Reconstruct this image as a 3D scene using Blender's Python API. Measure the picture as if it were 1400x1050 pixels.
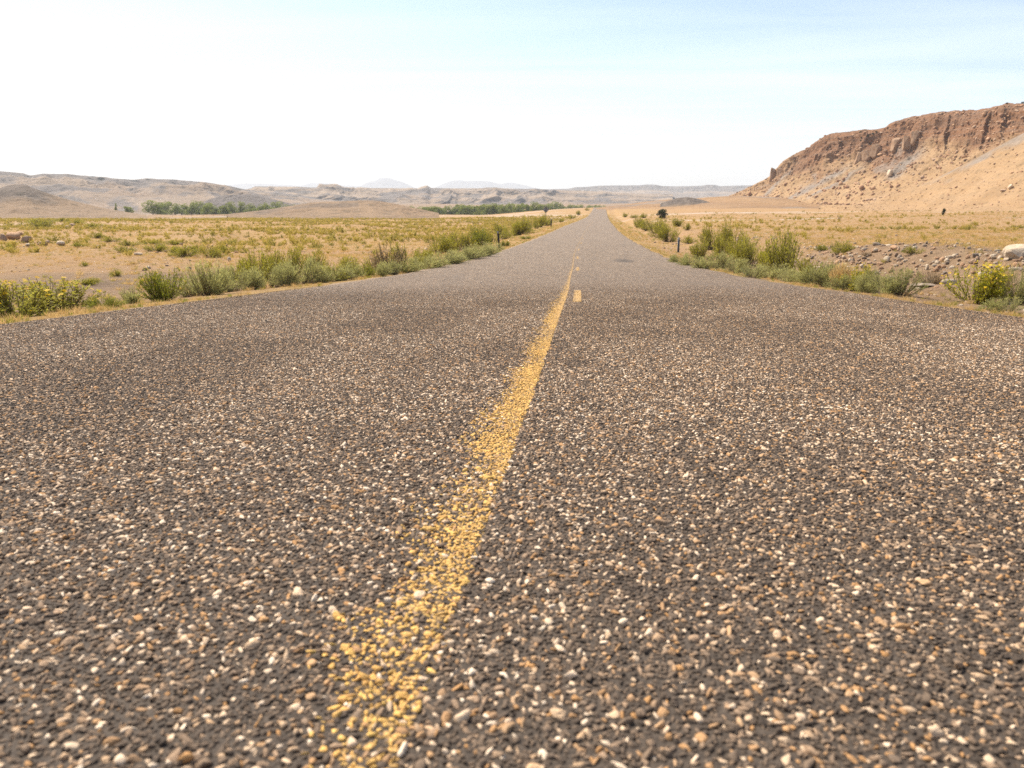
import bpy, math
import numpy as np

# ------------------------------------------------------------------ scene, camera, sky, sun, exposure
scene = bpy.context.scene
for o in list(bpy.data.objects):
    bpy.data.objects.remove(o, do_unlink=True)
COL = scene.collection
HAZE_DENSITY = 1.1e-4
CAM_H = 0.46                      # the camera stands knee-high over the road
FPX = 1000.0                      # focal length in pixels of a 1400 px wide frame
PITCH = math.atan(0.263)
CP, SP = math.cos(PITCH), math.sin(PITCH)
cd = bpy.data.cameras.new("camera")
cam = bpy.data.objects.new("camera", cd); COL.objects.link(cam)
cam.location = (0, 0, CAM_H)
cam.rotation_euler = (math.pi / 2 - PITCH, 0, 0)
cd.sensor_width = 36.0
cd.lens = 36.0 * FPX / 1400.0
cd.clip_start = 0.05; cd.clip_end = 60000
cd.dof.use_dof = True; cd.dof.focus_distance = 4.0; cd.dof.aperture_fstop = 6.3
scene.camera = cam

SUN_AZ, SUN_EL = math.radians(-44), math.radians(52)      # left of the road and ahead, high
world = bpy.data.worlds.new("World"); scene.world = world; world.use_nodes = True
wn = world.node_tree.nodes; wl = world.node_tree.links
wn.clear()
sky = wn.new("ShaderNodeTexSky"); sky.sky_type = 'NISHITA'; sky.sun_disc = False
sky.sun_elevation = SUN_EL; sky.sun_rotation = SUN_AZ
sky.altitude = 1500; sky.air_density = 1.0; sky.dust_density = 3.0; sky.ozone_density = 0.5
bg = wn.new("ShaderNodeBackground"); bg.inputs[1].default_value = 0.102
wo = wn.new("ShaderNodeOutputWorld")
# thin high cloud drawn out in long faint wisps
wtc = wn.new("ShaderNodeTexCoord"); wsep = wn.new("ShaderNodeSeparateXYZ"); wl.new(wtc.outputs["Generated"], wsep.inputs[0])
wz = wn.new("ShaderNodeMath"); wz.operation = 'MAXIMUM'; wl.new(wsep.outputs[2], wz.inputs[0]); wz.inputs[1].default_value = 0.06
wx = wn.new("ShaderNodeMath"); wx.operation = 'DIVIDE'; wl.new(wsep.outputs[0], wx.inputs[0]); wl.new(wz.outputs[0], wx.inputs[1])
wy = wn.new("ShaderNodeMath"); wy.operation = 'DIVIDE'; wl.new(wsep.outputs[1], wy.inputs[0]); wl.new(wz.outputs[0], wy.inputs[1])
wc = wn.new("ShaderNodeCombineXYZ"); wl.new(wx.outputs[0], wc.inputs[0]); wl.new(wy.outputs[0], wc.inputs[1])
wm = wn.new("ShaderNodeMapping"); wm.inputs["Rotation"].default_value = (0, 0, 0.6); wm.inputs["Scale"].default_value = (0.16, 0.5, 1); wl.new(wc.outputs[0], wm.inputs[0])
wnz = wn.new("ShaderNodeTexNoise"); wnz.inputs["Scale"].default_value = 1.0; wnz.inputs["Detail"].default_value = 6; wnz.inputs["Roughness"].default_value = 0.5; wnz.inputs["Distortion"].default_value = 0.6
wl.new(wm.outputs[0], wnz.inputs["Vector"])
wr = wn.new("ShaderNodeMapRange"); wl.new(wnz.outputs["Fac"], wr.inputs[0]); wr.inputs[1].default_value = 0.40; wr.inputs[2].default_value = 0.75; wr.inputs[3].default_value = 0.06; wr.inputs[4].default_value = 0.42
wmix = wn.new("ShaderNodeMix"); wmix.data_type = 'RGBA'; wl.new(wr.outputs[0], wmix.inputs[0]); wl.new(sky.outputs[0], wmix.inputs[6]); wmix.inputs[7].default_value = (7.2, 7.6, 8.2, 1)
wl.new(wmix.outputs[2], bg.inputs[0]); wl.new(bg.outputs[0], wo.inputs[0])
sd = bpy.data.lights.new("sun", 'SUN'); sd.energy = 5.0; sd.angle = math.radians(0.53); sd.color = (1.0, 0.90, 0.76)
sun = bpy.data.objects.new("sun", sd); COL.objects.link(sun)
sun.rotation_euler = (math.pi / 2 - SUN_EL, 0, math.pi - SUN_AZ)
sun.location = (-40, 30, 60)
scene.view_settings.view_transform = 'Standard'; scene.view_settings.look = 'None'
scene.view_settings.exposure = 0.92; scene.view_settings.gamma = 1.0
scene.view_settings.use_curve_mapping = False
scene.render.engine = 'CYCLES'
scene.cycles.use_denoising = False; scene.cycles.use_adaptive_sampling = False
scene.cycles.max_bounces = 5; scene.cycles.diffuse_bounces = 3; scene.cycles.volume_bounces = 0; scene.cycles.transparent_max_bounces = 12

# ------------------------------------------------------------------ numeric helpers
rng = np.random.default_rng(7)

def sm(x, a, b):
    t = np.clip((np.asarray(x, float) - a) / (b - a), 0, 1)
    return t * t * (3 - 2 * t)

def pchip(xs, ys):
    xs = np.array(xs, float); ys = np.array(ys, float)
    h = np.diff(xs); d = np.diff(ys) / h
    m = np.zeros(len(xs)); m[0] = d[0]; m[-1] = d[-1]
    for i in range(1, len(xs) - 1):
        if d[i-1] * d[i] > 0:
            w1 = 2*h[i] + h[i-1]; w2 = h[i] + 2*h[i-1]
            m[i] = (w1 + w2) / (w1 / d[i-1] + w2 / d[i])
    def f(x):
        x = np.asarray(x, float)
        i = np.clip(np.searchsorted(xs, x) - 1, 0, len(h) - 1)
        t = (x - xs[i]) / h[i]
        inn = (ys[i]*(2*t**3 - 3*t**2 + 1) + m[i]*h[i]*(t**3 - 2*t**2 + t)
               + ys[i+1]*(-2*t**3 + 3*t**2) + m[i+1]*h[i]*(t**3 - t**2))
        inn = np.where(x < xs[0], ys[0] + (x - xs[0])*m[0], inn)
        return np.where(x > xs[-1], ys[-1] + (x - xs[-1])*m[-1], inn)
    return f

def _hash(i, j, k, seed):
    n = (i.astype(np.int64) * 73856093) ^ (j.astype(np.int64) * 19349663) ^ (k.astype(np.int64) * 83492791) ^ (seed * 2654435 + 12345)
    n = (n ^ (n >> 13)) & 0xffffffff
    n = (n * 1274126177) & 0xffffffff
    n = (n ^ (n >> 16)) & 0xffffffff
    n = (n * 2246822519) & 0xffffffff
    n = (n ^ (n >> 15)) & 0xffffff
    return n / float(0xffffff)

def vnoise(x, y, z=0.0, seed=0):
    x, y, z = np.broadcast_arrays(np.asarray(x, float), np.asarray(y, float), np.asarray(z, float))
    i, j, k = np.floor(x), np.floor(y), np.floor(z)
    fx, fy, fz = x - i, y - j, z - k
    fx, fy, fz = (f*f*f*(f*(f*6 - 15) + 10) for f in (fx, fy, fz))
    r = 0
    for dx in (0, 1):
        for dy in (0, 1):
            for dz in (0, 1):
                w = (fx if dx else 1-fx) * (fy if dy else 1-fy) * (fz if dz else 1-fz)
                r = r + w * _hash(i+dx, j+dy, k+dz, seed)
    return r * 2 - 1

def fbm(x, y, z=0.0, oct=4, seed=0, gain=0.5):
    a, s, tot = 1.0, 0, 0
    for o in range(oct):
        s = s + a * vnoise(x, y, z, seed + o*17); tot += a
        x = np.asarray(x)*2.03 + 11.3; y = np.asarray(y)*2.03 + 4.7; z = np.asarray(z)*2.03 + 7.1; a *= gain
    return s / tot

def ridged(x, y, z=0.0, oct=4, seed=0):
    a, s, tot = 1.0, 0, 0
    for o in range(oct):
        n = 1 - np.abs(vnoise(x, y, z, seed + o*23))*1.6
        s = s + a * n; tot += a
        x = np.asarray(x)*2.1 + 3.3; y = np.asarray(y)*2.1 + 9.7; z = np.asarray(z)*2.1 + 1.1; a *= 0.5
    return s / tot

# ------------------------------------------------------------------ road line in plan and in profile (metres)
ROAD_Z = pchip([-80, -40, 0, 3, 6, 9.4, 16.7, 30, 45, 83, 120, 200, 310, 420, 510, 560, 640, 760, 950, 1400, 3000, 20000],
               [5.0, 3.2, 0, -0.27, -0.52, -0.80, -1.36, -2.14, -2.75, -3.95, -4.85, -6.9, -9.1, -9.75, -10.0, -11.0, -15, -21, -25, -26, -27, -30])
ROAD_X = pchip([-80, 0, 6, 9.4, 16.7, 30, 45, 83, 120, 310, 510, 1000, 3000],
               [-7.3, -0.28, 0.24, 0.55, 1.18, 2.45, 4.0, 8.1, 12.4, 35.5, 59.5, 118, 360])
HALF = 4.0
LEFT_OFF = pchip([4.1, 6, 9, 20, 60, 200], [-0.04, -0.16, -0.42, -0.5, -0.35, 0.0])
RIGHT_OFF = pchip([4.1, 5.5, 7.3, 10.5, 20, 60, 130, 300], [-0.04, -0.22, -0.3, 0.32, 0.5, 1.1, 2.4, 4.0])

def H(x, y):
    """ground height"""
    x = np.asarray(x, float); y = np.asarray(y, float)
    x, y = np.broadcast_arrays(x, y)
    base = ROAD_Z(y)
    t = x - ROAD_X(np.minimum(y, 1500)); at = np.abs(t)
    off = np.where(t < 0, LEFT_OFF(np.clip(at, 4.1, 200)), RIGHT_OFF(np.clip(at, 4.1, 300)))
    off = np.where(at < 4.1, -0.05 - 0.0009*np.clip(y, 0, 600) - 0.03*(1 - sm(at, 3.6, 4.1)), off)
    z = base + off * np.where(at > 4.1, sm(y, -30, 4) * (1 - sm(y, 500, 900)), 1)
    z = z + fbm(x/5.0, y/5.0, 0, 4, 3) * 0.16 * sm(at, 4.6, 9)
    z = z + fbm(x/42.0, y/42.0, 0, 3, 5) * 0.7 * sm(at, 8, 45)
    z = z + fbm(x/1.1, y/1.1, 0, 3, 9) * 0.05 * sm(at, 4.3, 6) * (1 - sm(y, 40, 80))
    z = z - 5.0*sm(-t, 10, 90)*sm(y, 220, 480)*(1 - sm(y, 800, 1200))
    # small washes crossing the left plain
    gx = -38 + 7*np.sin(y/9.0) + (y - 62)*0.35
    g = np.exp(-((x - gx)/2.2)**2) * sm(y, 50, 58) * (1 - sm(y, 84, 95))
    z = z - 1.3*g
    # rubble bank on the right verge
    rb = np.exp(-(((t - 10.5)/2.2)**2 + ((y - 22)/5.5)**2))
    z = z + 0.30*rb + 0.12*rb*fbm(x/0.8, y/0.8, 0, 3, 31)
    return z

def ray(px, py):
    tx, ty = (px - 700)/FPX, (py - 525)/FPX
    return tx, CP - ty*SP, -(ty*CP + SP)

def at(px, py, Y):
    dx, dy, dz = ray(px, py)
    k = Y/dy
    return np.array((dx*k, Y, CAM_H + dz*k))

def on_ground(px, py, ymax=900.):
    """where the view line through a picture point meets the ground: a real place with a real distance"""
    dx, dy, dz = ray(px, py)
    ys = np.geomspace(2.0, ymax, 900)
    xs = dx/dy*ys; zs = CAM_H + dz/dy*ys
    below = np.nonzero(zs < H(xs, ys))[0]
    i = below[0] if len(below) else len(ys) - 1
    Y = ys[i]
    if i > 0:
        a, b = ys[i-1], ys[i]
        for _ in range(18):
            m = 0.5*(a + b)
            if CAM_H + dz/dy*m < H(dx/dy*m, m): b = m
            else: a = m
        Y = b
    X = dx/dy*Y
    return np.array((X, Y, float(H(X, Y)))), Y/dy*1.0      # point, depth along the lens axis

# ------------------------------------------------------------------ mesh helpers
def mesh_np(name, V, F, mat=None, smooth=False, attrs=None):
    me = bpy.data.meshes.new(name)
    V = np.asarray(V, np.float32); F = np.asarray(F, np.int32)
    me.vertices.add(len(V)); me.vertices.foreach_set("co", V.ravel())
    k = F.shape[1]
    me.loops.add(F.size); me.loops.foreach_set("vertex_index", F.ravel())
    me.polygons.add(len(F))
    me.polygons.foreach_set("loop_start", np.arange(0, F.size, k, dtype=np.int32))
    me.polygons.foreach_set("loop_total", np.full(len(F), k, np.int32))
    if smooth: me.polygons.foreach_set("use_smooth", np.ones(len(F), bool))
    for an, (ty, data) in (attrs or {}).items():
        a = me.attributes.new(an, ty, 'POINT')
        data = np.asarray(data, np.float32)
        key = {'FLOAT': 'value', 'FLOAT_COLOR': 'color', 'FLOAT_VECTOR': 'vector'}[ty]
        a.data.foreach_set(key, data.ravel())
    me.update(calc_edges=True); me.validate()
    if mat: me.materials.append(mat)
    return me

def link(name, me, parent=None, label=None, cat=None, group=None, kind=None):
    o = bpy.data.objects.new(name, me); COL.objects.link(o)
    if parent is not None: o.parent = parent
    if label: o["label"] = label
    if cat: o["category"] = cat
    if group: o["group"] = group
    if kind: o["kind"] = kind
    return o

def grid_faces(nr, nc):
    i = np.arange(nr-1)[:, None]*nc + np.arange(nc-1)[None, :]
    i = i.ravel()
    return np.stack([i, i+1, i+1+nc, i+nc], 1)

def box_np(cx, cy, cz, sx, sy, sz):
    s = np.array([(-1,-1,-1),(1,-1,-1),(1,1,-1),(-1,1,-1),(-1,-1,1),(1,-1,1),(1,1,1),(-1,1,1)], float)*0.5
    V = s*np.array((sx, sy, sz)) + np.array((cx, cy, cz))
    F = np.array([(0,3,2,1),(4,5,6,7),(0,1,5,4),(1,2,6,5),(2,3,7,6),(3,0,4,7)])
    return V, F

def join_np(parts):
    Vs, Fs, n = [], [], 0
    for V, F in parts:
        Vs.append(V); Fs.append(F + n); n += len(V)
    return np.concatenate(Vs), np.concatenate(Fs)

# ------------------------------------------------------------------ material helpers
class NT:
    def __init__(s, name):
        s.m = bpy.data.materials.new(name); s.m.use_nodes = True
        s.t = s.m.node_tree; s.t.nodes.clear()
        s.out = s.n("ShaderNodeOutputMaterial")
    def n(s, ty, **kw):
        nd = s.t.nodes.new(ty)
        for k, v in kw.items(): setattr(nd, k, v)
        return nd
    def set(s, sock, v):
        if isinstance(v, bpy.types.NodeSocket): s.t.links.new(v, sock)
        elif isinstance(v, (tuple, list)) and len(v) == 3 and sock.type == 'RGBA': sock.default_value = (*v, 1)
        else: sock.default_value = v
    def coord(s):
        return s.n("ShaderNodeTexCoord").outputs["Object"]
    def mapping(s, vec, scale):
        m = s.n("ShaderNodeMapping"); s.set(m.inputs["Vector"], vec); m.inputs["Scale"].default_value = scale
        return m.outputs[0]
    def noise(s, vec, scale, detail=4, rough=0.55, dist=0.0):
        t = s.n("ShaderNodeTexNoise"); s.set(t.inputs["Vector"], vec)
        t.inputs["Scale"].default_value = scale; t.inputs["Detail"].default_value = detail
        t.inputs["Roughness"].default_value = rough; t.inputs["Distortion"].default_value = dist
        return t.outputs["Fac"]
    def vor(s, vec, scale, feature='F1', rand=1.0):
        t = s.n("ShaderNodeTexVoronoi"); t.feature = feature; s.set(t.inputs["Vector"], vec)
        t.inputs["Scale"].default_value = scale; t.inputs["Randomness"].default_value = rand
        return t
    def ramp(s, fac, stops, interp='LINEAR'):
        r = s.n("ShaderNodeValToRGB"); s.set(r.inputs[0], fac); cr = r.color_ramp; cr.interpolation = interp
        while len(cr.elements) < len(stops): cr.elements.new(0.5)
        for e, (p, c) in zip(cr.elements, stops):
            e.position = p; e.color = (*c, 1) if isinstance(c, (tuple, list)) else (c, c, c, 1)
        return r.outputs[0]
    def mix(s, fac, a, b, mode='MIX'):
        m = s.n("ShaderNodeMix"); m.data_type = 'RGBA'; m.blend_type = mode
        s.set(m.inputs[0], fac); s.set(m.inputs[6], a); s.set(m.inputs[7], b)
        return m.outputs[2]
    def math(s, op, a, b=0.0, c=0.0, clamp=False):
        m = s.n("ShaderNodeMath"); m.operation = op; m.use_clamp = clamp
        s.set(m.inputs[0], a); s.set(m.inputs[1], b); s.set(m.inputs[2], c)
        return m.outputs[0]
    def rng(s, v, a, b, c=0.0, d=1.0, smooth=False):
        m = s.n("ShaderNodeMapRange"); s.set(m.inputs[0], v)
        if smooth: m.interpolation_type = 'SMOOTHSTEP'
        for i, q in enumerate((a, b, c, d)): m.inputs[i+1].default_value = q
        return m.outputs[0]
    def attr(s, name, ty='GEOMETRY'):
        a = s.n("ShaderNodeAttribute"); a.attribute_name = name; a.attribute_type = ty
        return a
    def sep(s, v):
        q = s.n("ShaderNodeSeparateXYZ"); s.set(q.inputs[0], v); return q.outputs
    def bump(s, h, strength, dist, normal=None):
        b = s.n("ShaderNodeBump"); s.set(b.inputs["Height"], h)
        b.inputs["Strength"].default_value = strength; b.inputs["Distance"].default_value = dist
        if normal is not None: s.set(b.inputs["Normal"], normal)
        return b.outputs[0]
    def bsdf(s, color, rough=0.9, normal=None, spec=0.25):
        b = s.n("ShaderNodeBsdfPrincipled"); s.set(b.inputs["Base Color"], color)
        s.set(b.inputs["Roughness"], rough); b.inputs["Specular IOR Level"].default_value = spec
        if normal is not None: s.set(b.inputs["Normal"], normal)
        return b.outputs[0]
    def end(s, sh):
        s.t.links.new(sh, s.out.inputs[0]); return s.m

def simple_mat(name, col, rough=0.8, var=0.15, scale=8.0, spec=0.25):
    n = NT(name); c = n.coord(); f = n.noise(c, scale, 5)
    lo = tuple(v*(1-var) for v in col); hi = tuple(min(1, v*(1+var)) for v in col)
    return n.end(n.bsdf(n.ramp(f, [(0.3, lo), (0.7, hi)]), rough, n.bump(f, 0.3, 0.01), spec))

STONE_STOPS = [(0.0, (0.045, 0.036, 0.030)), (0.16, (0.085, 0.066, 0.052)), (0.36, (0.145, 0.110, 0.083)),
               (0.54, (0.205, 0.150, 0.108)), (0.66, (0.31, 0.220, 0.150)), (0.76, (0.40, 0.225, 0.095)),
               (0.82, (0.46, 0.335, 0.225)), (0.91, (0.62, 0.485, 0.355)), (1.0, (0.74, 0.64, 0.52))]

def m_road():
    n = NT("chip_seal_asphalt"); c = n.coord()
    ra = n.sep(n.attr("road").outputs["Vector"])
    wob = n.mix(0.006, c, n.n("ShaderNodeTexNoise").outputs["Color"], 'ADD')
    v1 = n.vor(c, 92.0); v2 = n.vor(c, 63.0)
    r1 = n.sep(v1.outputs["Color"])[0]; r2 = n.sep(v2.outputs["Color"])[1]
    c1 = n.ramp(r1, STONE_STOPS)
    big = n.rng(r2, 0.80, 0.84)
    c2 = n.ramp(r2, [(0.8, (0.10, 0.09, 0.08)), (0.9, (0.36, 0.27, 0.19)), (1.0, (0.62, 0.55, 0.47))])
    inb = n.math('MULTIPLY', big, n.rng(v2.outputs["Distance"], 0.50, 0.40))
    col = n.mix(inb, c1, c2)
    gap = n.rng(v1.outputs["Distance"], 0.42, 0.72)
    col = n.mix(n.math('MULTIPLY', gap, n.math('SUBTRACT', 1.0, inb)), col, (0.032, 0.029, 0.027))
    col = n.mix(1.0, col, n.mix(n.rng(ra[1], 5.0, 28.0, 0.0, 1.0, True), (0.76, 0.705, 0.64), (0.88, 0.84, 0.78)), 'MULTIPLY')  # shadow sides of the stones painted into the sheet colour, easing with distance
    # where the stones are modelled one by one the sheet is the bare tar they sit in
    tar = n.ramp(n.noise(c, 170.0, 4, 0.7), [(0.3, (0.028, 0.022, 0.018)), (0.55, (0.066, 0.052, 0.041)), (0.8, (0.118, 0.092, 0.070))])
    sheet = n.rng(ra[1], 2.5, 9.0, 0.0, 1.0, True)
    col = n.mix(sheet, tar, col)
    # dust and wear of the whole road in long patches, tyre-worn tracks, a fluid stain
    n1 = n.noise(c, 1.3, 5, 0.6); n2 = n.noise(n.mapping(c, (1.0, 0.12, 1.0)), 1.1, 4, 0.6)
    col = n.mix(n.math('MULTIPLY', n.rng(n1, 0.35, 0.7, 0.0, 0.30), n.rng(ra[1], 3.0, 20.0, 0.2, 1.0)), col, (0.22, 0.175, 0.132))
    col = n.mix(n.rng(n2, 0.55, 0.75, 0.0, 0.22), col, (0.075, 0.068, 0.062))
    far = n.rng(ra[1], 10.0, 60.0, 0.0, 0.34, True)
    col = n.mix(far, col, n.ramp(n.noise(n.mapping(c, (1.2, 0.10, 1.0)), 1.0, 5, 0.65), [(0.3, (0.155, 0.121, 0.091)), (0.7, (0.232, 0.182, 0.136))]))
    m1 = n.noise(n.mapping(c, (16.0, 6.0, 1.0)), 1.0, 3, 0.75); m2 = n.noise(n.mapping(c, (34.0, 3.2, 1.0)), 1.0, 2, 0.8); m3 = n.noise(n.mapping(c, (14.0, 0.8, 1.0)), 1.0, 3, 0.8)
    mm = n.math('ADD', n.math('ADD', n.rng(m1, 0.3, 0.7, -0.5, 0.5), n.rng(m2, 0.3, 0.7, -0.6, 0.6)), n.math('MULTIPLY', n.rng(m3, 0.3, 0.7, -0.6, 0.6), n.rng(ra[1], 12, 30)))
    mg = n.math('ADD', 1.0, n.math('MULTIPLY', mm, n.rng(ra[1], 3.0, 9.0, 0.15, 0.55)))
    gg = n.n("ShaderNodeCombineColor"); [n.set(gg.inputs[i], mg) for i in range(3)]
    col = n.mix(1.0, col, gg.outputs[0], 'MULTIPLY')
    sx = n.math('DIVIDE', n.math('SUBTRACT', ra[0], 1.95), 0.42); sy = n.math('DIVIDE', n.math('SUBTRACT', ra[1], 27.5), 1.9)
    dd = n.math('ADD', n.math('MULTIPLY', sx, sx), n.math('MULTIPLY', sy, sy))
    dd = n.math('ADD', dd, n.math('MULTIPLY', n.noise(c, 2.2, 4), 1.6))
    col = n.mix(n.rng(dd, 2.1, 0.6, 0.0, 0.75), col, (0.028, 0.026, 0.025))
    edge = n.rng(n.math('ABSOLUTE', ra[0]), 3.75, 4.05, 0, 0.6)
    col = n.mix(n.math('MULTIPLY', edge, n.noise(c, 6, 4)), col, (0.42, 0.28, 0.15))
    h = n.math('SUBTRACT', n.math('ADD', n.rng(v1.outputs["Distance"], 0.7, 0.0), n.math('MULTIPLY', inb, 0.6)), n.math('MULTIPLY', n.noise(c, 400, 2), 0.3))
    return n.end(n.bsdf(col, 0.75, n.bump(n.math('ADD', n.math('MULTIPLY', h, n.math('ADD', sheet, 0.12)), n.math('MULTIPLY', n.noise(c, 170.0, 4, 0.7), 0.5)), 0.9, 0.006), 0.15))

def m_paint(wear=0.515):
    n = NT("worn_yellow_paint"); c = n.coord()
    ra = n.sep(n.attr("road").outputs["Vector"])
    v1 = n.vor(c, 92.0)
    top = n.rng(n.math('ADD', v1.outputs["Distance"], n.math('MULTIPLY', n.noise(c, 150, 3), n.rng(ra[1], 3.0, 7.0, 1.0, 0.5))), 1.0, 0.66)
    w = n.noise(c, 26.0, 5, 0.65)
    lat = n.rng(ra[0], -0.055, 0.040, 0.10, -0.12)           # ra.x across the line; worn on its left side
    thr = n.math('ADD', n.math('ADD', lat, n.rng(ra[1], 3.0, 40.0, 0.0, 0.10)), wear)
    ej = n.math('MULTIPLY', n.math('SUBTRACT', n.noise(c, 38.0, 4, 0.7), 0.5), 0.05)
    lj = n.math('ABSOLUTE', n.math('ADD', ra[0], ej))
    rim = n.rng(lj, 0.043, 0.050, 1.0, 0.0)
    near = n.rng(ra[1], 2.5, 7.0, 0.0, 0.0)
    keep = n.math('MULTIPLY', rim, n.rng(n.math('SUBTRACT', w, n.math('ADD', thr, near)), -0.03, 0.03))
    fine = n.rng(n.noise(c, 7.0, 3, 0.5), 0.28, 0.42, 0.35, 1.0)
    a = n.math('MULTIPLY', n.math('MULTIPLY', keep, top), fine)
    col = n.mix(n.noise(c, 120, 3), (0.46, 0.27, 0.085), (0.60, 0.38, 0.14))
    b = n.bsdf(col, 0.7, n.bump(top, 0.6, 0.004), 0.3)
    tr = n.n("ShaderNodeBsdfTransparent").outputs[0]
    mx = n.n("ShaderNodeMixShader"); n.set(mx.inputs[0], a); n.set(mx.inputs[1], tr); n.set(mx.inputs[2], b)
    return n.end(mx.outputs[0])

def m_stone():
    n = NT("road_chipping"); c = n.coord()
    col = n.attr("col", 'INSTANCER').outputs["Color"]
    f = n.noise(c, 1.8, 4, 0.6)
    col = n.mix(n.rng(f, 0.35, 0.75, 0.0, 0.18), col, (0.10, 0.085, 0.075))
    return n.end(n.bsdf(col, 0.7, n.bump(f, 0.35, 0.2), 0.12))

def m_ground():
    n = NT("desert_ground"); c = n.coord()
    mk = n.sep(n.attr("mask").outputs["Color"])      # x grey dirt, y gold grass, z pale flat
    b1 = n.noise(c, 0.18, 6, 0.6); b2 = n.noise(c, 3.0, 6, 0.65); b3 = n.noise(c, 26.0, 4, 0.7); b4 = n.noise(c, 0.9, 6, 0.7)
    tan = n.ramp(b2, [(0.25, (0.235, 0.147, 0.077)), (0.55, (0.328, 0.214, 0.113)), (0.8, (0.386, 0.265, 0.147))])
    tan = n.mix(n.rng(b1, 0.35, 0.65, 0, 0.6), tan, (0.311, 0.181, 0.094))
    gold = n.ramp(b2, [(0.25, (0.277, 0.172, 0.069)), (0.6, (0.361, 0.235, 0.099)), (0.85, (0.412, 0.281, 0.130))])
    gold = n.mix(n.rng(b4, 0.46, 0.62, 0, 0.55), gold, (0.269, 0.181, 0.063))
    col = n.mix(mk[1], tan, gold)
    grey = n.ramp(b4, [(0.30, (0.095, 0.068, 0.047)), (0.52, (0.175, 0.128, 0.090)), (0.75, (0.26, 0.195, 0.143))])
    col = n.mix(mk[0], col, grey)
    col = n.mix(mk[2], col, n.ramp(b2, [(0.3, (0.370, 0.319, 0.277)), (0.7, (0.504, 0.454, 0.403))]))
    col = n.mix(n.rng(b3, 0.58, 0.72, 0, 0.5), col, n.mix(0.7, col, (0.10, 0.07, 0.05)))
    h = n.math('ADD', n.math('MULTIPLY', b3, 0.25), b2)
    return n.end(n.bsdf(col, 0.95, n.bump(h, 1.0, 0.22), 0.1))

def m_hill(name, tan_a, tan_b, red, grey, dark, s=1.0):
    """mask: x grey clay, y red rock, z dark scrub; s = size of the texture (1 = tens of metres)"""
    n = NT(name); c = n.coord()
    mk = n.sep(n.attr("mask").outputs["Color"])
    b1 = n.noise(c, 0.05/s, 6, 0.6); b2 = n.noise(c, 0.45/s, 6, 0.65); b3 = n.noise(c, 2.6/s, 5, 0.7)
    col = n.mix(n.rng(b1, 0.38, 0.62), tan_a, tan_b)
    rd = n.ramp(b2, [(0.25, tuple(v*0.66 for v in red)), (0.6, red), (0.85, tuple(v*1.3 for v in red))])
    col = n.mix(mk[1], col, rd)
    gr = n.ramp(b2, [(0.3, tuple(v*0.75 for v in grey)), (0.7, tuple(v*1.2 for v in grey))])
    col = n.mix(mk[0], col, gr)
    bed = n.noise(n.mapping(c, (0.02/s, 0.02/s, 0.9/s)), 1.0, 4, 0.6)      # beds of rock
    col = n.mix(n.math('MULTIPLY', n.rng(bed, 0.42, 0.60), n.math('ADD', 0.25, n.math('MULTIPLY', mk[1], 0.35))), col, n.mix(0.55, col, tuple(v*0.55 for v in grey)))
    sp = n.vor(c, 0.32/s)
    spot = n.math('MULTIPLY', n.rng(sp.outputs["Distance"], 0.42, 0.30), n.rng(n.sep(sp.outputs["Color"])[0], 0.35, 0.45))
    col = n.mix(n.math('MULTIPLY', mk[2], spot), col, dark)
    col = n.mix(n.rng(b3, 0.56, 0.72, 0, 0.45), col, n.mix(0.6, col, (0.12, 0.075, 0.05)))
    h = n.math('ADD', b2, n.math('MULTIPLY', b3, 0.4))
    return n.end(n.bsdf(col, 0.95, n.bump(h, 0.8, 0.9*s), 0.1))

def m_leaf(name, a, b, tip=None, trans=0.35):
    n = NT(name)
    at_ = n.sep(n.attr("lv").outputs["Vector"])       # x random per leaf, y height in the plant
    rnd = n.n("ShaderNodeObjectInfo").outputs["Random"]
    f = n.math('ADD', n.math('MULTIPLY', at_[0], 0.75), n.math('MULTIPLY', rnd, 0.25))
    col = n.mix(f, a, b)
    if tip: col = n.mix(n.rng(at_[1], 0.55, 1.0, 0, 0.75), col, tip)
    d = n.bsdf(col, 0.7, None, 0.2)
    t = n.n("ShaderNodeBsdfTranslucent"); n.set(t.inputs[0], col)
    mx = n.n("ShaderNodeMixShader"); mx.inputs[0].default_value = trans
    n.set(mx.inputs[1], d); n.set(mx.inputs[2], t.outputs[0])
    return n.end(mx.outputs[0])

def m_rock(name, a, b, scale=3.0):
    n = NT(name); c = n.coord()
    f = n.noise(c, scale, 6, 0.65); g = n.noise(c, scale*7, 4, 0.7)
    col = n.mix(n.rng(f, 0.35, 0.65), a, b)
    col = n.mix(n.rng(g, 0.58, 0.75, 0, 0.5), col, tuple(v*0.45 for v in a))
    return n.end(n.bsdf(col, 0.9, n.bump(n.math('ADD', f, n.math('MULTIPLY', g, 0.4)), 0.7, 0.08), 0.15))

ROAD_M, PAINT_M, STONE_M, GROUND_M = m_road(), m_paint(), m_stone(), m_ground()

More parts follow.
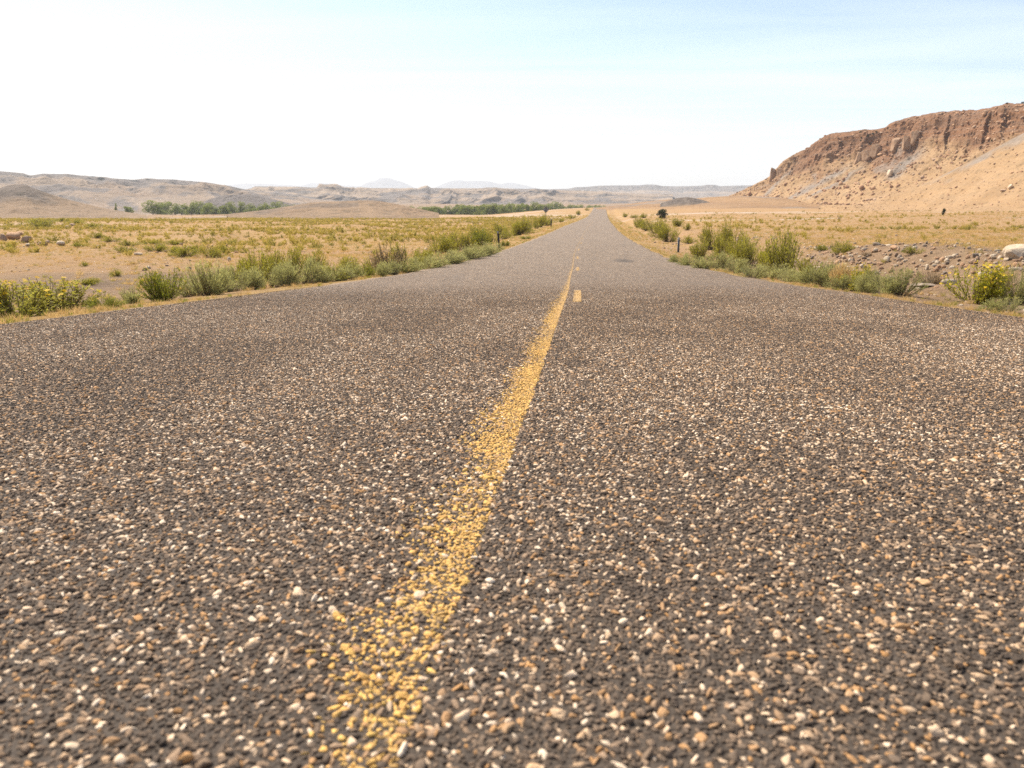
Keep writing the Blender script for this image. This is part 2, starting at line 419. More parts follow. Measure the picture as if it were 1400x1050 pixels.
# ------------------------------------------------------------------ ground: one sheet out to the horizon
def build_ground():
    az = np.concatenate([np.linspace(-180, -48, 60)[:-1], np.linspace(-48, 48, 640), np.linspace(48, 180, 60)[1:]])
    rr = np.concatenate([np.geomspace(0.5, 4.5, 30)[:-1], np.geomspace(4.5, 500, 400)[:-1], np.geomspace(500, 15000, 110)])
    A, R = np.meshgrid(np.radians(az), rr)
    X, Y = R*np.sin(A), R*np.cos(A)
    Z = H(X, Y)
    t = X - ROAD_X(np.minimum(Y, 1500)); atb = np.abs(t)
    n1 = fbm(X/4, Y/4, 0, 4, 41); n2 = fbm(X/30, Y/9, 0, 4, 43); n3 = fbm(X/90, Y/14, 0, 4, 47)
    grey = np.where(t < 0, sm(-t + 1.5*n1, 5.6, 7) * (1 - sm(Y + 9*n2, 20, 36))*0.85, 0) * sm(n1, -0.9, 0.1)
    grey = np.maximum(grey, np.where(t > 0, sm(t + n1, 5, 6) * (1 - sm(t + n1, 11, 14)) * (1 - sm(Y, 26, 34)), 0) * 0.5)
    grey = np.maximum(grey, sm(R, 190, 280)*(X < 0)*sm(-X, 20, 120)*sm(n2, -0.5, 0.3)*0.75)
    grey = np.maximum(grey, sm(R, 520, 800)*0.6)
    gold = np.maximum(sm(-atb, -5.4, -4.3), sm(Y, 22, 60)*0.75*sm(n2, -0.7, 0.5)) * (1 - sm(R, 420, 600))
    gold = np.where(t > 30, gold*0.35, gold)
    pale = 0.55*sm(n3, 0.20, 0.40)*sm(R, 150, 210)*(1 - sm(R, 900, 1500))
    pale = np.maximum(pale, 0.8*sm(n3, 0.05, 0.2)*sm(R, 95, 120)*(1 - sm(R, 140, 170))*(t > 12))
    M = np.stack([grey, gold, pale, np.ones_like(grey)], -1).reshape(-1, 4)
    V = np.stack([X, Y, Z], -1).reshape(-1, 3)
    me = mesh_np("ground", V, grid_faces(len(rr), len(az))[:, ::-1], GROUND_M, True, {"mask": ('FLOAT_COLOR', M)})
    return link("ground", me, kind="structure")
ground = build_ground()

# ------------------------------------------------------------------ road
def road_z(x, y):
    t = x - ROAD_X(y)
    return ROAD_Z(y) - 0.006*np.abs(t)

def build_road():
    ys = np.concatenate([-np.geomspace(25, 0.3, 14), np.linspace(0, 8, 60), np.geomspace(8.2, 640, 260)])
    ts = np.concatenate([[-HALF-0.10], np.linspace(-HALF, HALF, 41), [HALF+0.10]])
    T, Y = np.meshgrid(ts, ys)
    wl_ = fbm(ys/1.7, 0*ys, 0, 4, 61)*0.16; wr_ = fbm(ys/1.7, 0*ys+50, 0, 4, 67)*0.16
    k = np.clip((np.abs(T) - 3.2)/0.8, 0, 1)
    T2 = T + k*np.where(T < 0, wl_[:, None], wr_[:, None])
    X = ROAD_X(Y) + T2
    Z = ROAD_Z(Y) - 0.006*np.abs(T2)
    Z[:, 0] -= 0.16 + 0.001*np.clip(ys, 0, 600); Z[:, -1] -= 0.16 + 0.001*np.clip(ys, 0, 600)
    Z[:, 1] -= 0.012; Z[:, -2] -= 0.012
    att = np.stack([T2, Y, 0*Y], -1).reshape(-1, 3)
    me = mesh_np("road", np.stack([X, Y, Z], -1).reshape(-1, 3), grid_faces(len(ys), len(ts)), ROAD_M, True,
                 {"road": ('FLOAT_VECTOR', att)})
    return link("road", me, kind="structure", label="long straight worn chip-seal desert road running to the horizon")
road = build_road()

LINE_T = pchip([0, 2, 9, 20, 40, 120, 600], [0.075, 0.092, 0.122, 0.12, -0.06, -0.1, -0.1])
DASH_M = m_paint(0.40)
def strip(name, y0, y1, toff, width, label):
    ys = np.geomspace(max(y0, 0.1), y1, max(6, int(60*math.log(y1/max(y0, 0.1)))))
    ls = np.array([-width/2, 0, width/2])
    L, Y = np.meshgrid(ls, ys)
    X = ROAD_X(Y) + LINE_T(Y) + toff + L
    Z = road_z(X, Y) + 0.0015 + 0.003*sm(Y, 3.5, 7.0)
    me = mesh_np(name, np.stack([X, Y, Z], -1).reshape(-1, 3), grid_faces(len(ys), 3), DASH_M if name == 'dash' else PAINT_M, True,
                 {"road": ('FLOAT_VECTOR', np.stack([L, Y, 0*Y], -1).reshape(-1, 3))})
    return link(name, me, road, label)
line = strip("solid_line", 0.1, 500, 0.0, 0.105, "worn solid yellow centre line")
for a in (7.6, 19.0, 29.0, 39.0, 50.0, 61.0):
    strip("dash", a, a + 2.4, 0.17, 0.10, None)

# ------------------------------------------------------------------ instanced stuff
def scatter(name, pts, rot, scl, idx, col, variants, parent=None, label=None, cat=None):
    me = bpy.data.meshes.new(name); me.vertices.add(len(pts))
    me.vertices.foreach_set("co", np.asarray(pts, np.float32).ravel())
    def add(an, ty, key, data, dt=np.float32):
        a = me.attributes.new(an, ty, 'POINT'); a.data.foreach_set(key, np.asarray(data, dt).ravel())
    add("rot", 'FLOAT_VECTOR', 'vector', rot); add("scl", 'FLOAT_VECTOR', 'vector', scl)
    add("idx", 'INT', 'value', idx, np.int32)
    if col is not None: add("col", 'FLOAT_COLOR', 'color', np.concatenate([col, np.ones((len(col), 1))], 1))
    src = bpy.data.collections.new(name + "_source")
    for i, m in enumerate(variants):
        src.objects.link(bpy.data.objects.new("%s_shape_%02d" % (name, i), m))
    ng = bpy.data.node_groups.new(name, 'GeometryNodeTree')
    ng.interface.new_socket("Geometry", in_out='INPUT', socket_type='NodeSocketGeometry')
    ng.interface.new_socket("Geometry", in_out='OUTPUT', socket_type='NodeSocketGeometry')
    N = ng.nodes; gi = N.new("NodeGroupInput"); go = N.new("NodeGroupOutput")
    ip = N.new("GeometryNodeInstanceOnPoints"); ci = N.new("GeometryNodeCollectionInfo")
    ci.inputs["Collection"].default_value = src; ci.inputs["Separate Children"].default_value = True
    ci.inputs["Reset Children"].default_value = True
    def na(an, ty):
        q = N.new("GeometryNodeInputNamedAttribute"); q.data_type = ty; q.inputs["Name"].default_value = an
        return [s for s in q.outputs if s.enabled and s.name == "Attribute"][0]
    L = ng.links
    L.new(gi.outputs[0], ip.inputs["Points"]); L.new(ci.outputs[0], ip.inputs["Instance"])
    ip.inputs["Pick Instance"].default_value = True
    L.new(na("idx", 'INT'), ip.inputs["Instance Index"])
    L.new(na("rot", 'FLOAT_VECTOR'), ip.inputs["Rotation"]); L.new(na("scl", 'FLOAT_VECTOR'), ip.inputs["Scale"])
    L.new(ip.outputs[0], go.inputs[0])
    o = link(name, me, parent, label, cat, kind="stuff")
    md = o.modifiers.new("scatter", 'NODES'); md.node_group = ng
    return o

# ------------------------------------------------------------------ stones
import bmesh
def ico(sub):
    bm = bmesh.new(); bmesh.ops.create_icosphere(bm, subdivisions=sub, radius=1.0)
    V = np.array([v.co[:] for v in bm.verts]); F = np.array([[v.index for v in f.verts] for f in bm.faces]); bm.free()
    return V, F
ICO = {s: ico(s) for s in (1, 2, 3, 4)}

def rock_np(r, sub=3, cuts=9, rough=0.12, flat=(1, 1, 1), dmin=0.55, dmax=0.85):
    V, F = ICO[sub]; V = V.copy()
    for _ in range(cuts):
        nrm = r.normal(size=3); nrm /= np.linalg.norm(nrm)
        d = r.uniform(dmin, dmax)
        V = V - np.maximum(0, V @ nrm - d)[:, None]*nrm
    o = r.uniform(0, 50)
    s = 1 + rough*fbm(V[:, 0]*1.7 + o, V[:, 1]*1.7, V[:, 2]*1.7, 4, 5)
    return V*s[:, None]*np.array(flat), F

def chip_mesh(i):
    r = np.random.default_rng(100 + i)
    V, F = rock_np(r, 2, 11, 0.14, (1, r.uniform(0.6, 0.95), r.uniform(0.45, 0.65)), 0.42, 0.75)
    V = V/np.percentile(np.hypot(V[:, 0], V[:, 1]), 97)
    return mesh_np("chipping", V, F, STONE_M, True)
CHIPS = [chip_mesh(i) for i in range(8)]
_ps = np.array([s[0] for s in STONE_STOPS]); _pc = np.array([s[1] for s in STONE_STOPS])
def stone_col(u):
    return np.stack([np.interp(u, _ps, _pc[:, k]) for k in range(3)], -1)

def paint_prob(x, y):
    t = x - ROAD_X(y) - LINE_T(y)                      # across the line, metres
    w = fbm(x*9, y*5, 0, 3, 71)
    edge_r = 0.047 + 0.007*fbm(x*14, y*9, 0, 3, 73)
    inside = (t < edge_r) & (t > -0.105)
    p = np.interp(t, [-0.105, -0.065, -0.04, 0.0, 0.05], [0.02, 0.18, 0.66, 0.95, 1.0])
    patch = sm(fbm(x*2.2, y*1.1, 0, 3, 79), -0.35, 0.15)
    return np.where(inside, np.clip(p*(0.55 + 0.45*patch) + 0.5*w, 0, 1), 0)

def build_chippings():
    r = np.random.default_rng(11)
    P = []
    y = 0.35
    YMAX = 13.0
    while y < YMAX:
        sp = 0.0072 * (1 + 0.09*max(0, y-3))
        x = np.arange(-0.76*y - 0.6, 0.76*y + 0.6, sp)
        P.append(np.stack([x + r.uniform(-.5, .5, len(x))*sp*0.9, y + r.uniform(-.5, .5, len(x))*sp*0.9], 1))
        y += sp
    P = np.concatenate(P); x, y = P.T
    keep = (np.abs(x - ROAD_X(y)) < HALF - 0.05) & (r.uniform(size=len(x)) > sm(y, 4.0, YMAX))
    x, y = x[keep], y[keep]; n = len(x)
    size = 0.0029 + 0.0038*r.beta(1.2, 2.8, n)
    big = r.uniform(size=n) < 0.032
    size[big] = r.uniform(0.0055, 0.0088, big.sum())
    q = r.uniform(size=n)
    u = np.where(q < 0.58, r.uniform(0.06, 0.46, n), np.where(q < 0.765, r.uniform(0.42, 0.66, n), r.uniform(0.66, 1.0, n)))
    u = np.where(big, np.clip(u*0.7 + 0.28, 0, 1), u)
    u = np.clip(u - 0.10*sm(fbm(x*1.3, y*0.8, 0, 3, 91), -0.1, 0.5), 0, 1)
    col = stone_col(u)*r.uniform(0.85, 1.18, (n, 1))*np.array([[1.05, 1.0, 0.93]])
    size = size*np.where(u > 0.6, 1.12, 0.95)
    z = road_z(x, y) + size*r.uniform(-0.12, 0.32, n)
    rot = np.stack([r.normal(0, 0.28, n), r.normal(0, 0.28, n), r.uniform(0, 6.28, n)], 1)
    scl = size[:, None]*np.stack([r.uniform(0.9, 1.45, n), r.uniform(0.7, 1.1, n), r.uniform(0.8, 1.3, n)], 1)
    idx = r.integers(0, len(CHIPS), n)
    painted = r.uniform(size=n) < paint_prob(x, y)
    pts = np.stack([x, y, z], 1)
    # the largest near stones are objects of their own
    dep = y*CP
    inview = (np.abs(x) < 0.69*(dep + 0.1)) & (y > 0.57) & ~painted
    show = np.where(inview, size*scl[:, 0]/size/dep, 0)
    top = np.argsort(-show)[:300]
    rest = np.ones(n, bool); rest[top] = False
    a = rest & ~painted
    scatter("chippings", pts[a], rot[a], scl[a], idx[a], col[a], CHIPS, road)
    b = rest & painted
    pc = np.array([[0.66, 0.40, 0.125]])*r.uniform(0.78, 1.16, (b.sum(), 1))*r.uniform(0.96, 1.04, (b.sum(), 3))
    scatter("painted_chippings", pts[b], rot[b], scl[b], idx[b], pc, CHIPS, line)
    for i in top:
        o = bpy.data.objects.new("stone", CHIPS[idx[i]]); COL.objects.link(o); o.parent = road
        o.location = pts[i]; o.rotation_euler = rot[i]; o.scale = scl[i]
        o["col"] = [float(v) for v in col[i]]
build_chippings()

# ------------------------------------------------------------------ hills, mesas, mountains
def ridge(name, cols, prof, nu, mat, gully=(0, 1, 0), detail=(0, 1), back=(60, -0.25), masks=None, toe_drop=1.0, shear=0.0, label=None, seed=1, rim_jit=0.0, rim_keep=0.9):
    """cols: (picture column, toe distance, rim row, rim distance); prof: (v, share of the way in, share of the height)"""
    c = np.array(cols, float)
    px = np.linspace(c[0, 0], c[-1, 0], nu)
    ty = pchip(c[:, 0], c[:, 1])(px); rr = pchip(c[:, 0], c[:, 2])(px); ry = pchip(c[:, 0], c[:, 3])(px)
    tpx = px - shear*sm(px, c[0, 0] + 40, c[0, 0] + 240)
    toe = np.stack([at(a, 270, b) for a, b in zip(tpx, ty)]); rim = np.stack([at(a, b, d) for a, b, d in zip(px, rr, ry)])
    toe[:, 2] = H(toe[:, 0], toe[:, 1]) - toe_drop
    L = np.concatenate([[0], np.cumsum(np.linalg.norm(np.diff(rim[:, :2], axis=0), axis=1))])
    rim[:, 2] += rim_jit*fbm(L/(gully[1]*1.3), 0*L, 0, 4, seed+90)
    p = np.array(prof, float)
    vs = []
    for i in range(len(p)-1):
        k = max(2, int(round(p[i, 3])))
        vs += list(np.linspace(p[i, 0], p[i+1, 0], k, endpoint=False))
    vs = np.array(vs + [1.0])
    a = np.interp(vs, p[:, 0], p[:, 1]); b = np.interp(vs, p[:, 0], p[:, 2])
    A = a[:, None, None]; B = b[:, None]
    XY = toe[None, :, :2]*(1-A) + rim[None, :, :2]*A
    Z = toe[None, :, 2]*(1-B) + rim[None, :, 2]*B
    out = toe[:, :2] - rim[:, :2]; ln = np.linalg.norm(out, axis=1, keepdims=True); out = out/np.maximum(ln, 1e-6)
    hgt = np.clip((rim[:, 2] - toe[:, 2]), 0, None)
    VV = np.repeat(vs[:, None], nu, 1); LL = np.repeat(L[None], len(vs), 0)
    g, gw, g0 = gully
    if g:
        wp = fbm(LL/(gw*2.5), VV*2.5, 0, 3, seed+5)*1.1
        rd = ridged(LL/gw + wp, VV*1.6 + 3, 0, 4, seed) - 0.55
        msk = sm(VV, g0, g0 + 0.3)*(1 - rim_keep*sm(VV, 0.86, 1.0))*(np.clip(hgt/np.max(hgt)*1.4, 0, 1)**1.6)[None]
        XY = XY + out[None]*(rd*g*msk)[..., None]
        Z = Z + rd*g*0.45*msk
    if detail[0]:
        d, dw = detail
        f3 = fbm(XY[..., 0]/dw, XY[..., 1]/dw, Z/dw, 5, seed+33, 0.6)
        msk = (0.25 + 0.75*sm(VV, 0.25, 0.7))*np.clip(hgt/np.max(hgt)*2, 0, 1)[None]
        Z = Z + f3*d*msk*(1 - 0.8*rim_keep*sm(VV, 0.86, 1))
        XY = XY + out[None]*(f3*d*0.9*msk)[..., None]
    # the top goes on behind the rim, then falls away
    nb = 6; bs = np.linspace(0, 1, nb+1)[1:]
    bx = XY[-1][None] - out[None]*(back[0]*bs[:, None, None])
    gz = H(bx[..., 0], bx[..., 1])
    bz = Z[-1][None] + back[1]*back[0]*bs[:, None]
    bz[-1] = np.minimum(bz[-1], gz[-1] - 2)
    XYa = np.concatenate([XY, bx]); Za = np.concatenate([Z, bz])
    VVa = np.concatenate([VV, np.ones((nb, nu))]); LLa = np.concatenate([LL, np.repeat(L[None], nb, 0)])
    PX = np.repeat(px[None], len(VVa), 0)
    bb = np.interp(VVa, p[:, 0], p[:, 2])
    M = masks(PX, VVa, bb, LLa, XYa, Za) if masks else np.zeros(VVa.shape + (3,))
    M = np.concatenate([np.clip(M, 0, 1), np.ones(VVa.shape + (1,))], -1).reshape(-1, 4)
    V = np.concatenate([XYa, Za[..., None]], -1).reshape(-1, 3)
    me = mesh_np(name, V, grid_faces(len(VVa), nu), mat, True, {"mask": ('FLOAT_COLOR', M)})
    o = link(name, me, kind="structure", label=label)
    return o, px, np.concatenate([XY, Z[..., None]], -1), vs

MESA_M = m_hill("mesa_rock", (0.295, 0.190, 0.100), (0.345, 0.228, 0.126), (0.215, 0.112, 0.060), (0.24, 0.200, 0.166), (0.07, 0.06, 0.035))
FAR_M = m_hill("badland_rock", (0.23, 0.172, 0.122), (0.30, 0.23, 0.17), (0.25, 0.17, 0.112), (0.145, 0.130, 0.122), (0.018, 0.022, 0.020), 6.5)
NEARHILL_M = m_hill("clay_hill", (0.225, 0.160, 0.106), (0.28, 0.203, 0.136), (0.26, 0.172, 0.102), (0.145, 0.122, 0.104), (0.07, 0.065, 0.05), 2.0)
BLUE_M = m_hill("mountain_rock", (0.16, 0.16, 0.17), (0.20, 0.20, 0.21), (0.2, 0.17, 0.15), (0.18, 0.18, 0.19), (0.06, 0.07, 0.07), 40.0)

def mesa_masks(PX, V, B, L, XY, Z):
    n = fbm(L/30, V*3, 0, 4, 201); n2 = fbm(L/12, V*9, 0, 4, 203)
    red = sm(V + 0.25*n, 0.50, 0.74)*sm(PX + 30*n, 1030, 1110)
    def streak(x0, v0, x1, v1, w):
        f = np.clip((V - v0)/(v1 - v0), 0, 1); xc = x0 + (x1 - x0)*f
        return np.exp(-((PX - xc + 6*n2)/w)**2)*sm(V, v0-0.06, v0+0.04)*(1 - sm(V, v1-0.08, v1+0.08))
    grey = np.maximum.reduce([streak(1085, 0.12, 1180, 0.62, 9), streak(1150, 0.3, 1200, 0.6, 5), streak(1250, 0.48, 1275, 0.68, 11), streak(1030, 0.15, 1085, 0.75, 8)])
    grey = np.maximum(grey, sm(n + 0.5*n2, 0.42, 0.6)*0.6*sm(V, 0.2, 0.4)*(1 - sm(V, 0.75, 0.85)))
    # a flat band of clay along the toe
    grey = np.maximum(grey, 0.7*np.exp(-((V - 0.10 - 0.05*n)/0.035)**2)*(PX < 1180))
    return np.stack([grey, red, 0.25*sm(V, 0.15, 0.3)*(1 - sm(V, 0.6, 0.7))], -1)

mesa, mesa_px, mesa_P, mesa_v = ridge("mesa", [
    (930, 640, 279, 660), (960, 610, 276, 640), (985, 560, 271, 610), (1010, 530, 262, 585), (1035, 500, 250, 560), (1052, 485, 241, 548), (1060, 476, 232, 540), (1075, 462, 217, 530), (1100, 440, 205, 515),
    (1135, 410, 183, 490), (1165, 390, 179, 470), (1208, 365, 174, 450), (1220, 355, 167, 444), (1260, 330, 158, 425), (1300, 300, 152, 400),
    (1350, 270, 147, 370), (1400, 240, 139, 340), (1500, 200, 122, 300), (1800, 140, 100, 240)],
    [(0, 0, 0, 22), (0.22, 0.34, 0.07, 40), (0.48, 0.62, 0.33, 50), (0.70, 0.80, 0.62, 14), (0.75, 0.815, 0.70, 30), (0.86, 0.89, 0.82, 14), (0.92, 0.905, 0.93, 14), (1, 1, 1, 1)],
    820, MESA_M, (6.5, 15, 0.48), (2.4, 8), (160, -0.03), mesa_masks, 1.5, 75.0, "red-brown layered desert mesa rising right of the road", 3, 0.6, 0.85)

def spur_masks(PX, V, B, L, XY, Z):
    n = fbm(L/22, V*5, 0, 4, 301); n2 = fbm(L/7, V*14, 0, 3, 303)
    grey = sm(V + 0.16*n + 0.08*n2, 0.90, 0.99)*(1 - 0.6*sm(V + 0.1*n, 0.97, 1.05))*sm(PX, 1170, 1215)
    red = 0.25*sm(fbm(L/40, V*2, 0, 3, 305), 0.1, 0.4)
    return np.stack([grey*0.9, red, 0.18 + 0*V], -1)
spur, spur_px, spur_P, spur_v = ridge("talus_fan", [
    (1120, 330, 281, 345), (1180, 300, 280, 318), (1210, 285, 270, 312), (1250, 265, 257, 302), (1300, 235, 234, 287), (1350, 210, 208, 273), (1400, 190, 182, 262), (1480, 170, 150, 250), (1700, 130, 120, 215)],
    [(0, 0, 0, 30), (0.3, 0.36, 0.16, 40), (0.7, 0.74, 0.60, 40), (1, 1, 1, 1)],
    420, MESA_M, (1.6, 14, 0.15), (0.9, 7), (45, -0.35), spur_masks, 1.2, 0.0, "smooth tan fan of scree below the mesa with a grey clay band", 9)

def rise_masks(PX, V, B, L, XY, Z):
    n = fbm(L/40, V*4, 0, 4, 311)
    return np.stack([0.75*sm(n, 0.2, 0.4), 0.35 + 0.3*n, 0.15 + 0*V], -1)
ridge("rise", [(815, 430, 284, 470), (860, 415, 279, 480), (900, 400, 274, 490), (950, 390, 271, 500), (1000, 370, 268, 500), (1060, 350, 270, 470), (1130, 330, 277, 440), (1200, 310, 283, 390)],
      [(0, 0, 0, 20), (0.5, 0.5, 0.55, 20), (1, 1, 1, 1)], 260, MESA_M, (0, 1, 0), (1.0, 14), (60, -0.12), rise_masks, 1.0, 0.0, "low orange rise of ground below the mesa's far end", 12)
ridge("mound", [(903, 425, 278, 440), (915, 425, 274, 445), (928, 425, 270.5, 450), (940, 425, 269.5, 450), (955, 425, 272, 450), (972, 425, 277, 445)],
      [(0, 0, 0, 14), (0.5, 0.55, 0.6, 14), (1, 1, 1, 1)], 90, NEARHILL_M, (0.8, 6, 0.1), (0.5, 4), (14, -0.35), lambda PX, V, B, L, XY, Z: np.stack([0.9*sm(V, 0.25, 0.5), 0*V, 0*V], -1), 1.0, 0.0, "small dark grey mound beside the road's far end", 14)

def lefthill_masks(PX, V, B, L, XY, Z):
    n = fbm(L/30, V*4, 0, 4, 401)
    grey = sm(V + 0.25*n, 0.55, 0.85)*(1 - sm(PX, 45, 90))
    return np.stack([0.9*grey, 0.2 + 0*V, 0.35 + 0*V], -1)
ridge("clay_hill", [(-420, 200, 246, 300), (-200, 235, 252, 330), (-60, 252, 264, 340), (-10, 260, 260, 345), (12, 262, 253.5, 345), (30, 263, 252, 345), (48, 265, 258, 345), (75, 268, 267, 345), (110, 272, 277, 345), (150, 276, 286, 345), (200, 282, 294, 345)],
      [(0, 0, 0, 24), (0.35, 0.36, 0.16, 40), (0.75, 0.78, 0.68, 30), (1, 1, 1, 1)], 420, NEARHILL_M, (3.0, 15, 0.12), (1.0, 9), (60, -0.25), lefthill_masks, 1.0, 0.0, "bare clay hill with a grey top beyond the fence", 21)
ridge("brown_mound", [(310, 270, 293, 310), (360, 270, 287, 330), (400, 272, 281, 345), (430, 275, 276.5, 352), (470, 278, 275, 355), (505, 280, 274, 355), (530, 282, 277, 352), (560, 285, 283, 345), (600, 290, 291, 335)],
      [(0, 0, 0, 24), (0.4, 0.42, 0.30, 30), (0.8, 0.84, 0.85, 20), (1, 1, 1, 1)], 300, NEARHILL_M, (1.6, 20, 0.1), (0.9, 12), (60, -0.2),
      lambda PX, V, B, L, XY, Z: np.stack([0.5*sm(fbm(L/25, V*4, 0, 4, 411), 0.0, 0.4)*sm(V, 0.5, 0.8)*(PX < 490), 0.45 + 0*V, 0.3 + 0*V], -1), 1.0, 0.0, "smooth brown mound between the two groups of green trees", 22)

def farhill_masks(PX, V, B, L, XY, Z):
    n = fbm(L/220, V*3, 0, 5, 421); n2 = fbm(L/60, V*9, 0, 4, 423)
    scrub = sm(V + 0.06*n, 0.80, 0.88)
    grey = np.maximum(0.85*scrub, sm(n2 + 0.3*n, 0.18, 0.4)*0.8)
    return np.stack([grey, sm(n, 0.0, 0.4)*0.5*(1 - scrub), 0.2 + 0.8*scrub], -1)
ridge("long_ridge", [(-500, 850, 222, 1500), (-100, 900, 230, 1500), (0, 900, 234.5, 1500), (30, 900, 236, 1500), (42, 900, 239, 1500), (58, 900, 237, 1500), (90, 900, 238.5, 1500), (120, 900, 241, 1500), (150, 900, 243, 1500),
      (180, 900, 245, 1500), (200, 900, 243.5, 1500), (228, 900, 245, 1520), (252, 910, 248, 1550), (282, 920, 249.5, 1580), (305, 930, 253, 1620), (330, 940, 257.5, 1660), (400, 960, 266, 1750), (470, 960, 274, 1800)],
      [(0, 0, 0, 20), (0.3, 0.30, 0.26, 40), (0.66, 0.74, 0.66, 24), (0.78, 0.82, 0.82, 20), (1, 1, 1, 1)], 620, FAR_M, (26, 85, 0.08), (9, 50), (400, -0.02), farhill_masks, 3, 0.0, "long grey-blue ridge speckled with scrub behind the river trees", 31, 2.0)
ridge("dark_hump", [(262, 780, 284, 820), (290, 780, 271, 840), (310, 780, 266.5, 850), (335, 780, 265.5, 850), (360, 780, 269, 850), (392, 780, 277, 840), (420, 780, 284, 830)],
      [(0, 0, 0, 16), (0.5, 0.5, 0.6, 20), (1, 1, 1, 1)], 160, FAR_M, (3, 16, 0.1), (1.5, 14), (80, -0.15), lambda PX, V, B, L, XY, Z: np.stack([0.9 + 0*V, 0*V, 0.5 + 0*V], -1), 1.5, 0.0, "dark grey hump directly behind the nearer river trees", 33)

def bad_masks(PX, V, B, L, XY, Z):
    n = fbm(L/260, V*3.5, 0, 5, 431); n2 = fbm(L/70, V*10, 0, 4, 433)
    grey = sm(n2 + 0.5*n, 0.02, 0.30)*0.85
    return np.stack([grey, 0.3*sm(n, 0, 0.4), 0.25 + 0.5*sm(V, 0.9, 1)], -1)
ridge("badland_plateau", [(300, 1400, 262, 2500), (342, 1400, 258, 2500), (350, 1400, 254.5, 2500), (380, 1400, 255, 2500), (432, 1400, 256.5, 2500), (437, 1400, 252.5, 2500), (457, 1400, 251.8, 2500), (470, 1400, 256, 2500), (485, 1400, 257.3, 2500), (540, 1400, 257.3, 2500),
      (570, 1400, 257.5, 2500), (576, 1400, 255.5, 2500), (583, 1400, 253.6, 2500), (590, 1400, 257, 2500), (640, 1400, 258, 2500), (676, 1400, 257, 2500), (720, 1400, 258.3, 2500), (770, 1450, 260, 2500), (830, 1500, 262.5, 2500), (920, 1600, 266, 2500)],
      [(0, 0, 0, 16), (0.2, 0.25, 0.10, 26), (0.45, 0.33, 0.42, 14), (0.6, 0.60, 0.54, 24), (0.82, 0.66, 0.86, 14), (1, 1, 1, 1)], 760, FAR_M, (30, 95, 0.06), (5, 60), (900, -0.004), bad_masks, 3, 0.0, "pale eroded badland plateau with small buttes far behind the trees", 41, 1.5)
def rmesa_masks(PX, V, B, L, XY, Z):
    n = fbm(L/300, V*3, 0, 5, 441)
    scrub = sm(V + 0.06*n, 0.52, 0.62)
    return np.stack([np.maximum(0.9*scrub, 0.6*sm(n, 0.1, 0.35)), 0*V, 0.15 + 0.85*scrub], -1)
ridge("far_mesa", [(650, 2600, 262, 4400), (735, 2600, 259, 4400), (775, 2600, 258.3, 4400), (788, 2600, 256, 4400), (803, 2600, 255.4, 4400), (815, 2600, 254.2, 4400), (840, 2600, 253.4, 4400), (870, 2600, 253.2, 4400), (888, 2600, 252.2, 4400), (897, 2600, 252.6, 4400), (906, 2600, 254.2, 4400),
      (930, 2600, 254.6, 4400), (956, 2600, 254.4, 4400), (968, 2600, 252.6, 4400), (978, 2600, 253.2, 4400), (985, 2600, 254.6, 4400), (1010, 2600, 253.6, 4400), (1080, 2600, 252.5, 4400), (1250, 2600, 251, 4400)],
      [(0, 0, 0, 16), (0.3, 0.45, 0.20, 24), (0.5, 0.8, 0.42, 24), (0.75, 0.9, 0.8, 14), (1, 1, 1, 1)], 520, FAR_M, (30, 140, 0.08), (6, 90), (1500, -0.002), rmesa_masks, 3, 0.0, "far blue-grey mesa rim across the end of the road", 51, 1.0)
for nm, cols, lab in (
    ("mountain", [(470, 11500, 262, 13000), (490, 11500, 255, 13000), (505, 11500, 248.5, 13000), (514, 11500, 246.5, 13000), (521, 11500, 243.2, 13000), (531, 11500, 243.3, 13000), (540, 11500, 246, 13000), (552, 11500, 249.5, 13000), (566, 11500, 256, 13000), (590, 11500, 262, 13000)], "pale blue single-peaked mountain on the horizon"),
    ("mountain", [(585, 11500, 262, 13500), (602, 11500, 253, 13500), (612, 11500, 249, 13500), (628, 11500, 246.2, 13500), (636, 11500, 247.4, 13500), (652, 11500, 247.3, 13500), (668, 11500, 248, 13500), (684, 11500, 251.5, 13500), (698, 11500, 249.6, 13500), (712, 11500, 252, 13500), (730, 11500, 256.5, 13500), (765, 11500, 262, 13500)], "pale blue broad-topped mountain on the horizon"),
    ("mountain", [(240, 12500, 262, 14200), (300, 12500, 254, 14200), (340, 12500, 250.5, 14200), (380, 12500, 252, 14200), (412, 12500, 253.5, 14200), (424, 12500, 250.4, 14200), (446, 12500, 250.4, 14200), (462, 12500, 252.5, 14200), (490, 12500, 254.5, 14200), (530, 12500, 262, 14200)], "faintest pale flat-topped range on the horizon")):
    ridge(nm, cols, [(0, 0, 0, 10), (0.5, 0.55, 0.45, 20), (1, 1, 1, 1)], 160, BLUE_M, (60, 500, 0.1), (14, 400), (600, -0.2), None, 20, 0.0, lab, 61)

# ------------------------------------------------------------------ plants: shapes one metre tall
def leaves_np(P, D, L, W, r):
    D = D/np.maximum(np.linalg.norm(D, axis=1, keepdims=True), 1e-6)
    q = r.normal(size=P.shape); S = np.cross(D, q); S /= np.maximum(np.linalg.norm(S, axis=1, keepdims=True), 1e-6)
    L = L[:, None]; W = W[:, None]
    V = np.stack([P, P + D*L*0.45 + S*W*0.5, P + D*L, P + D*L*0.45 - S*W*0.5], 1)
    n = len(P)
    return V.reshape(-1, 3), np.arange(4*n).reshape(n, 4)

